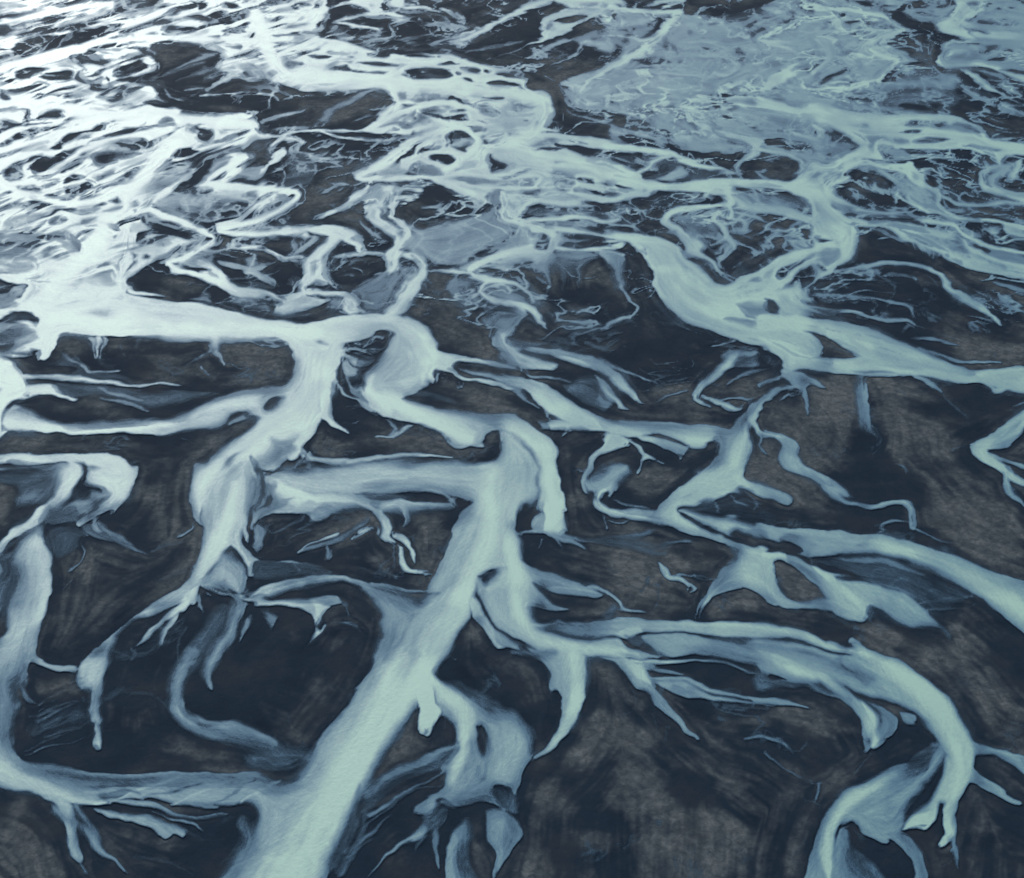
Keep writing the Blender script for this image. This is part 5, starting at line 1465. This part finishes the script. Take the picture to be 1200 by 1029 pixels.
p .5 450,345 490,345 495,370 465,400
p .62 820,360,10 770,350,30 700,400,80 600,460,20 440,540,6 350,590,5 270,670,5 230,760,5 200,880,5 180,1000,6 170,1100,10 330,1100,20 320,900,30 320,770,10 390,725,5 440,780,5 540,830,5 560,810,10 620,760,20 680,700,60 770,560,60 830,440,40
p .35 640,440,20 760,350,40 820,360,20 800,410,60 700,450,60
r .95 .4,.6 640,470,50 460,560,110 340,640,120 275,760,100 275,900,110 290,1100,120
p .93 830,420,30 905,540,5 895,720,20 885,800,20 850,850,3 825,855,3 808,845,3 832,800,4 812,750,4 830,640,8 820,640,30 780,720,10 735,770,4 680,750,5 620,757,5 700,650,40 790,560,40
p .5 540,770,20 620,770,20 720,850,30 745,930,10 740,1100,20 690,1100,20 690,980,5 680,920,4 600,840,5
p .6 325,770,10 380,760,30 420,850,60 520,930,60 600,1020,60 600,1100 300,1100 310,900
p .6 160,1000 200,890,20 240,880,20 270,960,20 290,1100 160,1100
p .75 905,330,6 1000,365,6 1100,400,6 1240,430,6 1240,530,8 1150,480,30 1050,430,30 920,410,30
p .75 910,420,20 1000,500,6 1110,590,3 1115,610,3 1180,640,4 1180,660,3 1060,610,6 960,560,10 905,530,6
r .5 .5,.5 860,820,40 890,890,22 905,955,4
p .45 -60,60 100,90,30 160,120,20 -60,150
r .6 .4,.5 -60,165,20 100,175,26 200,195,8
p .1 0,40 60,60 90,80 0,80
r .7 .4,.4 -20,40,6 40,60,6 80,80,4
r .5 .5,.5 -20,340,16 60,370,24 115,415,6
r .35 .5,.5 -20,420,24 80,490,14 240,550,8 350,575,4
r .35 .5,.5 245,550,16 210,640,12
r .25 .5,.5 60,490,8 150,600,8 210,760,4
r .25 .5,.5 490,400,10 400,500,10
r .3 .5,.5 780,970,6 880,910,8
b .8 0,200 200,220 420,280 430,340 320,360 180,330 60,280
b .6 820,60 1000,80 1200,200 1100,180 900,100
b .7 910,310 1000,300 1150,390 1080,380
b .7 920,560 1060,620 1150,680 1100,800 940,740
b .7 820,120 880,130 880,220 840,180
b .5 780,680 820,680 800,760
b .5 60,860 180,850 160,1000 60,1000
@0 0 1
r .97 .5,.5 548,690,26 500,780,40 440,870,46 395,940,56 340,1035,80
r .95 .5,.5 395,398,26 380,430,40 372,470,34 352,500,24
r .93 .5,.4 372,478,20 330,505,28 290,535,26 262,560,14
r .95 .4,.5 60,372,20 180,388,26 300,388,30 370,392,24
r .92 .5,.5 640,500,12 690,497,20
@0 690 2
r .12 .8,.8 84,240,40 84,320,60 76,380,20
r .22 .8,.8 70,340,50 140,310,90 205,290,40
r .27 .5,.5 212,200,3 150,230,6 90,270,8
r .27 .5,.5 214,235,3 150,250,6 95,285,8
r .27 .5,.5 214,262,3 150,270,6 90,300,10
r .27 .5,.5 218,285,3 160,315,6 100,335,8
r .27 .5,.5 205,220,3 140,245,5 100,262,6
r .27 .5,.5 216,300,3 170,335,6 60,380,6
r .85 .5,.5 250,505,4 330,470,10 420,440,5
r .8 .5,.5 400,505,5 470,470,10 540,445,5
r .8 .5,.5 560,500,8 620,470,10 660,450,6
r .38 .5,.5 320,500,6 420,465,12 480,450,5
r .4 .5,.5 470,505,8 560,465,10 600,450,5
r .3 .5,.5 240,480,8 290,470,16 330,480,12
r .42 .7,.7 570,540,40 590,600,90 530,690,90
r .6 .6,.6 940,50,100 905,150,80
r .45 .5,.8 838,460,16 815,560,50 775,640,60
r .35 .5,.8 850,520,20 830,600,40 800,660,40
p .05 405,90,16 545,60,16 550,230,20 660,330,24 700,400,24 560,400,24 420,340,16 385,220,16
r .62 .3,.7 546,24,34 542,90,42 502,140,42 482,190,36 492,232,12
r .3 .6,.6 520,60,60 470,130,60 440,180,50
r .64 .3,.8 452,140,30 420,190,46 406,250,46 418,300,50 475,335,54 560,335,46 645,365,30
r .32 .5,.9 470,330,40 580,365,80 700,405,90
r .25 .5,.5 440,90,5 420,150,5 412,200,4
r .5 .4,.7 120,520,24 190,560,30 240,610,16 290,655,6
@600 690 2
r .12 .5,.6 520,118,10 640,124,18 740,140,16 800,152,6
r .42 .4,.8 560,140,30 700,165,54 830,215,44
r 1 .2,.7 820,148,12 900,180,30 980,250,54 1040,330,64 1056,400,60 1040,480,50
r .95 .4,.4 620,165,14 720,212,28 790,262,32 835,310,42 853,360,26
r .25 .5,.5 270,108,16 320,132,26 365,158,8
r .95 .3,.5 40,86,10 200,74,16 420,80,20 620,100,20 800,140,12
r .3 .5,.5 0,150,20 100,150,30
@0 360 2
r .93 .3,.5 690,215,40 620,270,38 540,330,36 480,400,36 455,460,28 466,507,10
p .7 575,350,16 606,400,30 595,520,40 560,560,10 480,520,10 472,450,10 515,385,16
r .93 .5,.5 550,420,30 535,490,50 500,560,50 470,620,40
r .12 .5,.6 590,350,16 612,400,24 606,470,20
r .5 .6,.6 640,310,30 690,330,30 620,370,40
b 1 150,75 210,70 200,120 150,130
b .9 560,70 660,90 680,140 600,170
b .8 300,410 380,420 370,450 310,460
b .7 0,300 120,300 100,330 0,340
b .9 700,540 800,500 860,510 760,560
@600 360 2
b 1 640,240 760,220 800,330 720,400 620,320
b 1 880,480 1100,440 1190,520 1180,600 1040,560
b .8 500,340 640,340 720,420 560,440
b .8 860,250 1000,260 1060,340 900,380
b .8 700,170 800,165 800,240 720,240
b .7 240,560 340,540 420,620 300,660
b .7 560,560 620,570 600,620
b .8 1000,90 1190,100 1180,150 1050,130
@300 211 2.6133
p .06 530,300,20 640,290,20 690,270,10 840,235,20 1000,240,40 1170,270,20 1170,480,20 960,490,20 900,500,10 760,490,10 700,420,20 640,430,20 560,520,20 525,420,20 510,340,10
b 1 540,290 640,300 640,400 560,420
b 1 560,420 700,400 720,480 700,540 570,510
b 1 930,400 1040,380 1030,430 940,450
b 1 840,350 900,370 900,430 860,420
b 1 480,170 600,110 640,130 520,230
b .8 1040,480 1150,470 1150,540 1060,540
r .6 .4,.6 925,175,30 890,225,30 850,255,10
r .95 .3,.4 850,215,28 760,228,26 690,250,26 652,275,24 690,300,26 760,310,24 810,325,14 830,345,8
r .93 .3,.4 700,312,18 684,345,24 710,370,24 760,376,22 820,385,24 862,412,24 895,452,8
r .82 .4,.4 800,322,12 835,345,14 850,375,10
p .42 705,330,20 800,340,20 840,380,20 720,368,20
p .42 590,300,20 680,290,40 670,340,40 680,380,40 640,400,40 590,370,30
r .5 .4,.5 730,385,10 690,410,16 670,445,10
r .92 .4,.5 815,400,30 775,450,46 736,482,38 752,516,28 800,545,26 918,570,24
p .4 740,390,20 830,400,20 780,470,20 720,460,20
p .36 830,275,50 900,220,20 1040,225,20 1000,300,80 960,330,60 930,290,50 900,320,50 860,300,50
r .42 .5,.6 880,255,34 905,335,4
r .38 .5,.6 930,245,34 948,345,4
r .38 .5,.6 985,235,44 995,325,8
p .48 1060,210,20 1130,230,20 1140,290,40 1150,340,40 1100,350,40 1070,290,40
r .62 .5,.5 1120,330,16 1162,385,16 1140,420,18 1080,440,16 1058,458,6
r .45 .5,.5 1060,450,8 985,475,14 968,505,8
r .78 .3,.5 525,275,6 600,275,12 652,285,16
p .04 648,235,5 700,212,5 740,210,5 720,230,5 670,245,5
p .04 750,255,8 800,285,8 900,340,8 870,352,8 760,290,8
r .8 .3,.4 400,50,30 370,100,26 400,150,26 450,165,20
r .88 .3,.4 430,60,16 415,110,16 462,150,24 440,200,28 410,228,26 436,268,14
r .88 .3,.4 440,225,14 490,245,26 512,280,26 470,320,24 425,364,8
r .8 .3,.4 505,290,16 490,330,22 465,372,8
r .8 .4,.4 460,350,12 430,380,26 392,412,14
r .92 .3,.3 0,158,20 120,150,20 200,150,20 270,160,24 312,190,28 318,218,14
r .9 .3,.4 240,170,26 190,230,44 180,290,38 145,310,26 140,335,26 200,345,16 270,355,22 322,397,12
p .75 160,350,8 215,375,5 130,405,20 60,412,20
@0 0 1
r .95 .4,.4 -10,84,9 40,68,9 90,54,8 150,46,8 220,44,8
r .95 .4,.4 -10,180,9 60,160,10 120,140,9 170,128,8
r .95 .4,.4 -10,212,10 50,233,12 100,238,12 160,212,14 215,165,14
r .95 .3,.4 288,184,12 242,214,13 300,220,9 350,228,10 310,255,12 255,270,10 300,275,8 370,270,8 420,288,6
r .92 .3,.4 176,248,10 215,262,9 250,280,8 220,300,8 200,312,8 250,330,9 300,346,8
r .9 .4,.4 -10,30,7 60,14,8 130,4,8
r .92 .4,.4 60,200,6 110,170,8 150,160,8 200,150,8
r .95 .4,.4 430,150,10 480,128,10 520,120,8 560,130,6
r .93 .4,.4 480,165,6 540,150,8 560,170,8 520,200,6
@900 350 4
b .9 485,400 570,400 640,620 500,660
b .9 310,380 400,380 440,620 330,620
r .35 .5,.6 440,600,50 490,640,40 530,660,20
"""
SUN_EL,SUN_AZ,SUN_E,SUN_ANG,SKY,EXPO=21,20,3.0,26,.15,0.08
THREADS=[(None,P,r) for r,P in (
(9,[(-10,84),(40,68),(90,54),(150,46),(220,44),(300,48)]),
(9,[(-10,180),(60,160),(120,140),(170,128)]),
(10,[(-10,212),(50,233),(100,238),(160,212),(215,165)]),
(9,[(288,184),(242,214),(300,220),(350,228),(310,255),(255,270),(300,275),(370,270),(420,288)]),
(8,[(176,248),(215,262),(250,280),(220,300),(200,312),(250,330),(300,346)]),
(8,[(-10,30),(60,14),(130,4)]),
(8,[(60,200),(110,170),(150,160),(200,150)]),
(8,[(430,150),(480,128),(520,120),(560,130)]),
(8,[(480,165),(540,150),(560,170),(520,200)]),
)]
RIVERS=[
('broad pale green trunk channel running down to the bottom edge of the view',[(590,480),(585,540),(580,600),(548,680),(485,780),(430,860),(380,930),(300,1045)],62),
('milky channel hugging the left edge before it swings along a straight bank',[(45,615),(38,680),(15,740),(8,830),(15,890),(60,925),(150,930),(260,928)],42),
('smooth white channel flowing straight across above the long dark bar',[(30,365),(120,365),(220,372),(330,378),(440,370),(490,385)],30),
('channel falling from the white junction and splitting in tattered tips at lower left',[(385,400),(370,470),(300,520),(252,570),(262,640),(235,700),(170,760),(115,820),(112,872)],40),
('pale channel with a swollen grey lobe that bends into a blunt stub',[(470,400),(440,455),(520,490),(610,505),(652,560),(652,625)],30),
('slender channel slanting down between two dark flats to the central hook',[(510,410),(600,440),(660,470),(720,495),(800,500),(865,520),(865,560),(790,600)],26),
('curving pale channel that leaves the view at the right edge below the hook',[(790,605),(860,635),(950,630),(1050,640),(1150,690),(1230,770)],40),
('long channel sweeping right from the trunk and turning down in a hooked bend',[(600,725),(700,745),(850,755),(1000,770),(1080,815),(1122,870),(1108,990)],40),
('pale loop below the hooked bend with dark scalloped hollows inside it',[(1090,895),(1010,925),(968,985),(955,1045)],40),
('wide smooth basin of pale water narrowing to the right beneath a dark shore',[(735,270),(780,310),(830,360),(920,390),(1050,430),(1210,445)],36),
('silvery channel curling round a dark sandbar before it joins the wide basin',[(760,212),(850,212),(940,215),(985,260),(985,310),(920,340),(870,360)],22),
('bright far channel running under the big dark bar to a square turn',[(300,20),(330,80),(420,95),(560,100),(640,120),(640,150),(600,175),(690,195),(745,208)],26),
('glaring white channel with a pointed corner beyond the dark speckled bars',[(-20,112),(100,132),(240,143),(300,150),(270,195)],20),
('dazzling white stream slanting down through the speckled far left flats',[(215,160),(175,200),(130,250),(110,290),(60,340)],26),
('pale far channel with a sharp elbow near the top right corner',[(1140,-15),(1105,25),(1140,45),(1220,52)],20),
('silvery far channel running to the right edge under a blue grey flat',[(950,128),(1040,150),(1110,158),(1220,178)],22),
('hairpin loop of white water with a blue pool inside it',[(-20,540),(100,537),(150,560),(130,600),(95,615)],22),
('tapering channel between the long dark bar and a dark strip below',[(-20,480),(60,492),(150,490),(230,475),(320,462)],20),
('fan of fading pale water beside the trunk with ragged forked ends',[(520,800),(550,850),(580,900),(540,950),(480,1010)],40),
('dim narrow channel curving round a dark bar beside the forked tips',[(275,720),(240,770),(208,820),(215,860),(300,885)],24),
]
BARS=[
('large smooth near black bar enclosed by the channel at the left edge',[(75,700),(115,645),(170,642),(176,690),(150,730),(100,768),(50,768),(46,740)]),
('long dark bar with grey patches under the straight white channel',[(100,397),(250,396),(330,402),(332,440),(270,452),(150,440),(98,425)]),
('spindle shaped brown and black bar cradled by the swollen lobe channel',[(370,520),(400,508),(480,500),(518,514),(530,530),(480,533),(400,536)]),
('dark bar beside the wriggling rivulets west of the trunk',[(395,625),(425,606),(452,640),(455,668),(425,670),(395,650)]),
('huge mottled taupe and black bar filling the foreground between the two hooked channels',[(672,850),(720,832),(790,870),(830,940),(880,985),(840,1040),(750,1040),(700,960)]),
('blotchy dark bar wedged between the trunk and the dim narrow channel',[(320,740),(420,700),(440,750),(420,830),(360,885),(300,850),(280,790)]),
('taupe oval bar ringed by a thin curved channel',[(602,790),(640,782),(655,820),(650,850),(632,870),(615,830)]),
('small lens shaped brown island with a crisp pale rim',[(906,657),(920,659),(950,675),(977,700),(962,704),(937,705),(920,696),(907,680)]),
('black bar with a faint brown wash below the wide basin',[(1030,450),(1110,460),(1160,490),(1120,520),(1060,530),(1022,490)]),
('dark wedge of sand under the silvery branching channels at the right',[(1010,270),(1060,285),(1130,320),(1100,328),(1010,310)]),
('big black far bar with slanting pale streaks',[(182,60),(230,52),(264,72),(250,108),(200,110),(188,85)]),
('black far bar with a whitish slanting blaze',[(312,144),(330,115),(430,110),(444,125),(420,147),(340,151)]),
('plain black bar beyond the bright far channel, beside a straight stream',[(545,52),(610,24),(648,16),(640,40),(592,68),(550,62)]),
('dark bar with torn tan streaks left of the wide basin',[(730,382),(800,386),(850,400),(800,430),(742,410)]),
('mottled bar with a crooked rivulet below the blunt stub',[(645,642),(755,645),(800,690),(775,716),(700,700),(650,668)]),
('smooth grey silt flat beside the bend of the white channel',[(492,350),(556,366),(578,398),(545,408),(512,394),(484,368)]),
('brown streaked bar in the bottom left corner under the straight bank',[(2,945),(30,937),(50,960),(74,1000),(78,1036),(2,1036)]),
('brown and black flat outside the hooked bend at the right edge',[(1112,800),(1188,822),(1188,848),(1150,868),(1122,848)]),
]

# ------------------------------------------------------------------ scene
import bpy
sc=bpy.context.scene
COL=sc.collection
D,B=build(STROKES)
D,DRY=compose(D,B)
CUT=22                                   # what is traced beyond the frame
D=D[MG-CUT:MG+PH+CUT,MG-CUT:MG+PW+CUT]; DRY=DRY[MG-CUT:MG+PH+CUT,MG-CUT:MG+PW+CUT]
def fold(c,n):
    """further out the plain goes on with the same forms, turned back and drawn out of shape"""
    L=n+2*CUT-1; c=np.mod(c+CUT,2*L)
    return np.where(c>L,2*L-c,c)
def beyond(px,py,gx,gy):
    tx=np.maximum(0,np.maximum(-CUT-px,px-PW-CUT)); ty=np.maximum(0,np.maximum(-CUT-py,py-PH-CUT))
    t=np.clip((tx+ty)/60,0,1); t=t*t*(3-2*t)
    nx=(fbm(gx/45,gy/45,401,3)-.5)*240*t; ny=(fbm(gx/45,gy/45,411,3)-.5)*240*t
    qx=np.where(px<0,px+tx*.15,px-tx*.15)-np.sign(py-500)*150*(1-np.exp(-ty/110))
    qy=py+np.sign(px-600)*170*(1-np.exp(-tx/100))+tx*.35
    return fold(qx+nx,PW),fold(qy+ny,PH)
def axis(n,step,lo,hi):
    return np.concatenate([np.arange(lo,-8,4.0),np.arange(-8,n+8,step),np.arange(n+8,hi,4.0)]).astype(np.float64)
def grid(step):
    ax=axis(PW,step,-700,PW+700); ay=axis(PH,step,-400,PH+520)
    px,py=np.meshgrid(ax,ay)
    gx,gy=ground_xy(px,py)
    sx,sy=beyond(px,py,gx,gy)
    return px,py,gx,gy,sample(D,sx,sy),sample(DRY,sx,sy)
def quads(h,w):
    i=np.arange(h*w).reshape(h,w)
    return np.stack([i[1:,:-1],i[1:,1:],i[:-1,1:],i[:-1,:-1]],-1).reshape(-1,4)
def mesh_object(name,co,faces,attrs,mat):
    used,inv=np.unique(faces,return_inverse=True)
    inv=inv.reshape(-1)
    me=bpy.data.meshes.new(name)
    nf=len(faces)
    me.vertices.add(len(used)); me.loops.add(nf*4); me.polygons.add(nf)
    me.vertices.foreach_set('co',co[used].astype(np.float32).ravel())
    me.loops.foreach_set('vertex_index',inv.astype(np.int32))
    me.polygons.foreach_set('loop_start',np.arange(0,nf*4,4,dtype=np.int32))
    me.polygons.foreach_set('use_smooth',np.ones(nf,bool))
    for k,v in attrs.items():
        a=me.attributes.new(k,'FLOAT','POINT'); a.data.foreach_set('value',v[used].astype(np.float32))
    me.update(calc_edges=True)
    me.materials.append(mat)
    o=bpy.data.objects.new(name,me); COL.objects.link(o)
    return o
# ------------------------------------------------------------------ materials
def new_mat(name):
    m=bpy.data.materials.new(name); m.use_nodes=True
    nt=m.node_tree; nt.nodes.clear()
    return m,nt,nt.nodes.new,nt.links.new
def math_node(nt,op,a,b=None,clamp=False):
    n=nt.nodes.new('ShaderNodeMath'); n.operation=op; n.use_clamp=clamp
    for i,v in enumerate((a,b)):
        if v is None: continue
        if isinstance(v,(int,float)): n.inputs[i].default_value=v
        else: nt.links.new(v,n.inputs[i])
    return n.outputs[0]
def ramp(nt,fac,stops):
    n=nt.nodes.new('ShaderNodeValToRGB'); e=n.color_ramp.elements
    while len(e)<len(stops): e.new(.5)
    for q,(p,c) in zip(e,stops): q.position=p; q.color=(*c,1)
    nt.links.new(fac,n.inputs[0]); return n.outputs[0]
def noise(nt,scale,detail=5,rough=.6,vec=None,dist=0):
    n=nt.nodes.new('ShaderNodeTexNoise'); n.inputs['Scale'].default_value=scale
    n.inputs['Detail'].default_value=detail; n.inputs['Roughness'].default_value=rough; n.inputs['Distortion'].default_value=dist
    if vec is None:
        vec=nt.nodes.new('ShaderNodeTexCoord').outputs['Object']
    nt.links.new(vec,n.inputs['Vector']); return n.outputs['Fac']
def attr(nt,name):
    n=nt.nodes.new('ShaderNodeAttribute'); n.attribute_name=name; return n.outputs['Fac']
def mix_col(nt,f,a,b,mode='MIX'):
    n=nt.nodes.new('ShaderNodeMix'); n.data_type='RGBA'; n.blend_type=mode
    for i,v in ((0,f),(6,a),(7,b)):
        if isinstance(v,(int,float)): n.inputs[i].default_value=v
        elif isinstance(v,tuple): n.inputs[i].default_value=(*v,1)
        else: nt.links.new(v,n.inputs[i])
    return n.outputs[2]
def sand_material():
    m,nt,N,L=new_mat('volcanic_sand')
    dry=attr(nt,'dry')
    n1=noise(nt,.05,8,.65); n2=noise(nt,.4,9,.72,dist=.6)
    d=math_node(nt,'ADD',dry,math_node(nt,'MULTIPLY',math_node(nt,'SUBTRACT',n2,.5),math_node(nt,'MULTIPLY',dry,1.0)),True)
    wet=ramp(nt,n1,[(.3,SAND_WET[0]),(.5,SAND_WET[1]),(.68,SAND_WET[2])])
    dc=ramp(nt,n2,[(.3,SAND_DRY[0]),(.7,SAND_DRY[1])])
    c=mix_col(nt,d,wet,dc)
    p=N('ShaderNodeBsdfPrincipled'); L(c,p.inputs['Base Color'])
    L(math_node(nt,'ADD',math_node(nt,'MULTIPLY',d,.05),.92,True),p.inputs['Roughness'])
    p.inputs['IOR'].default_value=1.33
    p.inputs['Specular IOR Level'].default_value=.04
    b=N('ShaderNodeBump'); b.inputs['Strength'].default_value=.35; b.inputs['Distance'].default_value=.5
    L(n2,b.inputs['Height']); L(b.outputs[0],p.inputs['Normal'])
    o=N('ShaderNodeOutputMaterial'); L(p.outputs[0],o.inputs[0])
    return m
def water_material():
    m,nt,N,L=new_mat('silty_water')
    s=attr(nt,'silt')
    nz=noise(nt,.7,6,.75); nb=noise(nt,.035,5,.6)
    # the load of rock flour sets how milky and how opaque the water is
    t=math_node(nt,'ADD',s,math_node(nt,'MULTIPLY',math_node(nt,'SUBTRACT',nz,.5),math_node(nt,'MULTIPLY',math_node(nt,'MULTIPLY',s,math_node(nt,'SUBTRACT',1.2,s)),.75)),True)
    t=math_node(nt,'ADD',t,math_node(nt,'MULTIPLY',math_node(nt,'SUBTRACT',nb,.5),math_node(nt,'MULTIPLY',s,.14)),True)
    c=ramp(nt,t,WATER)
    al=ramp(nt,t,[(.05,(0,0,0)),(.14,(.4,)*3),(.32,(1,1,1)),(1,(1,1,1))])
    p=N('ShaderNodeBsdfPrincipled'); L(c,p.inputs['Base Color'])
    p.inputs['IOR'].default_value=1.33
    L(ramp(nt,t,[(.2,(.92,)*3),(.8,(ROUGH,)*3)]),p.inputs['Roughness'])
    p.inputs['Specular IOR Level'].default_value=SPEC
    b=N('ShaderNodeBump'); b.inputs['Strength'].default_value=.25; b.inputs['Distance'].default_value=.4
    L(nz,b.inputs['Height']); L(b.outputs[0],p.inputs['Normal'])
    tr=N('ShaderNodeBsdfTransparent'); mx=N('ShaderNodeMixShader')
    L(al,mx.inputs[0]); L(tr.outputs[0],mx.inputs[1]); L(p.outputs[0],mx.inputs[2])
    o=N('ShaderNodeOutputMaterial'); L(mx.outputs[0],o.inputs[0])
    return m
SAND_WET=[(.015,.024,.035),(.021,.033,.045),(.036,.042,.048)]
SAND_DRY=[(.075,.08,.076),(.185,.192,.175)]
WATER=[(.05,(.036,.08,.11)),(.25,(.054,.121,.168)),(.5,(.104,.214,.258)),(.75,(.21,.352,.335)),(.9,(.34,.50,.40)),(1,(.475,.665,.475))]
ROUGH=.58; SPEC=1.0
sand=sand_material(); water=water_material()
# ------------------------------------------------------------------ ground, sandbars
px,py,gx,gy,d,dry=grid(1.25)
relief=(fbm(gx/25,gy/25,71,4)-.4)*.8
zg=np.where(d<.03,relief*np.clip((.03-d)/.03,0,1)*.2,0)-.15-.5*d
co=np.stack([gx,gy,zg],-1).reshape(-1,3)
F4=quads(*px.shape)
g=mesh_object('ground',co,F4,{'dry':dry.ravel()},sand); g['kind']='structure'; g['category']='ground'
g['label']='dark wet volcanic sand plain under and between the braided river channels'
me=bpy.data.meshes.new('terrain'); R=60000.0
me.from_pydata([(-R,-R,-4),(R,-R,-4),(R,R,-4),(-R,R,-4)],[],[(0,1,2,3)]); me.materials.append(sand)
o=bpy.data.objects.new('terrain',me); COL.objects.link(o); o['kind']='structure'; o['category']='terrain'; o['label']='flat outwash plain reaching out to the horizon'
def inside(P,X,Y):
    r=np.zeros(X.shape,bool); n=len(P)
    for i in range(n):
        (ax,ay),(bx,by)=P[i][:2],P[(i+1)%n][:2]
        if ay==by: continue
        r^=((ay>Y)!=(by>Y))&(X<(bx-ax)*(Y-ay)/(by-ay)+ax)
    return r
fine=(px>-20)&(px<PW+20)&(py>-20)&(py<PH+20)
for label,P in BARS:
    S=catmull([(x,y,0) for x,y in P],True,6)
    ins=inside(S,px,py)&fine
    ds=np.full(px.shape,1e3)
    yy,xx=np.nonzero(ins)
    if not len(yy): continue
    best=np.full(len(yy),1e6)
    for a,b in zip(S,np.roll(S,-1,0)):
        e=b[:2]-a[:2]; t=np.clip(((px[yy,xx]-a[0])*e[0]+(py[yy,xx]-a[1])*e[1])/(e@e+1e-9),0,1)
        best=np.minimum(best,np.hypot(px[yy,xx]-a[0]-t*e[0],py[yy,xx]-a[1]-t*e[1]))
    ds[yy,xx]=best
    z=zg.copy(); z[yy,xx]=zg[yy,xx]-.03+np.clip(best/14,0,1)*.35*np.clip(1-d[yy,xx]*3,0,1)
    fi=ins.ravel()[F4].all(1)
    o=mesh_object('sandbar',np.stack([gx,gy,z],-1).reshape(-1,3),F4[fi],{'dry':dry.ravel()},sand)
    o['label']=label; o['category']='sandbar'; o['group']='dark sandbars between the river channels'
# ------------------------------------------------------------------ water
px,py,gx,gy,d,dry=grid(1.0)
co=np.stack([gx,gy,np.full_like(gx,.04)],-1).reshape(-1,3)
F4=quads(*px.shape)
wet=(d.ravel()[F4].max(1)>.035)
F4=F4[wet]
cx=px.ravel()[F4].mean(1); cy=py.ravel()[F4].mean(1)
best=np.full(len(F4),1.0); own=np.full(len(F4),-1)
for k,(label,P,rad) in enumerate(RIVERS):
    S=catmull([(x,y,0) for x,y in P],False,5)[:,:2]
    bb=(cx>S[:,0].min()-rad)&(cx<S[:,0].max()+rad)&(cy>S[:,1].min()-rad)&(cy<S[:,1].max()+rad)
    ix=np.nonzero(bb)[0]; q=np.full(len(ix),1e6)
    for a,b in zip(S[:-1],S[1:]):
        e=b-a; t=np.clip(((cx[ix]-a[0])*e[0]+(cy[ix]-a[1])*e[1])/(e@e+1e-9),0,1)
        q=np.minimum(q,np.hypot(cx[ix]-a[0]-t*e[0],cy[ix]-a[1]-t*e[1]))
    q/=rad
    k2=q<best[ix]
    best[ix[k2]]=q[k2]; own[ix[k2]]=k
for k in range(-1,len(RIVERS)):
    f=F4[own==k]
    if not len(f): continue
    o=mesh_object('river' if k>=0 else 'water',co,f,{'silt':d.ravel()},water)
    o['kind']='structure'
    if k>=0: o['label']=RIVERS[k][0]; o['category']='river channel'
    else: o['label']='thin side streams and films of milky water over the dark sand'; o['category']='water'
# ------------------------------------------------------------------ camera, light
cam=bpy.data.cameras.new('camera'); co_=bpy.data.objects.new('camera',cam); COL.objects.link(co_)
co_.location=(0,0,H); co_.rotation_euler=(math.pi/2-TH,0,0)
cam.sensor_fit='HORIZONTAL'; cam.sensor_width=36; cam.lens=36*F/1200; cam.clip_start=1; cam.clip_end=100000
sc.camera=co_
EL,AZ=math.radians(SUN_EL),math.radians(SUN_AZ)        # azimuth from straight ahead, to the left
sun=bpy.data.lights.new('sun','SUN'); so=bpy.data.objects.new('sun',sun); COL.objects.link(so)
sun.energy=SUN_E; sun.angle=math.radians(SUN_ANG); sun.color=(1,.99,.98)
so.rotation_euler=(math.pi/2-EL,0,math.pi+AZ)
w=bpy.data.worlds.new('World'); sc.world=w; w.use_nodes=True
nt=w.node_tree; bg=nt.nodes['Background']
sky=nt.nodes.new('ShaderNodeTexSky'); sky.sky_type='NISHITA'; sky.sun_disc=False
sky.sun_elevation=EL; sky.sun_rotation=-AZ
sky.air_density=1.0; sky.dust_density=.6; sky.ozone_density=2.0
nt.links.new(sky.outputs[0],bg.inputs[0]); bg.inputs[1].default_value=SKY
sc.view_settings.view_transform='Standard'; sc.view_settings.look='None'; sc.view_settings.exposure=EXPO; sc.view_settings.gamma=1
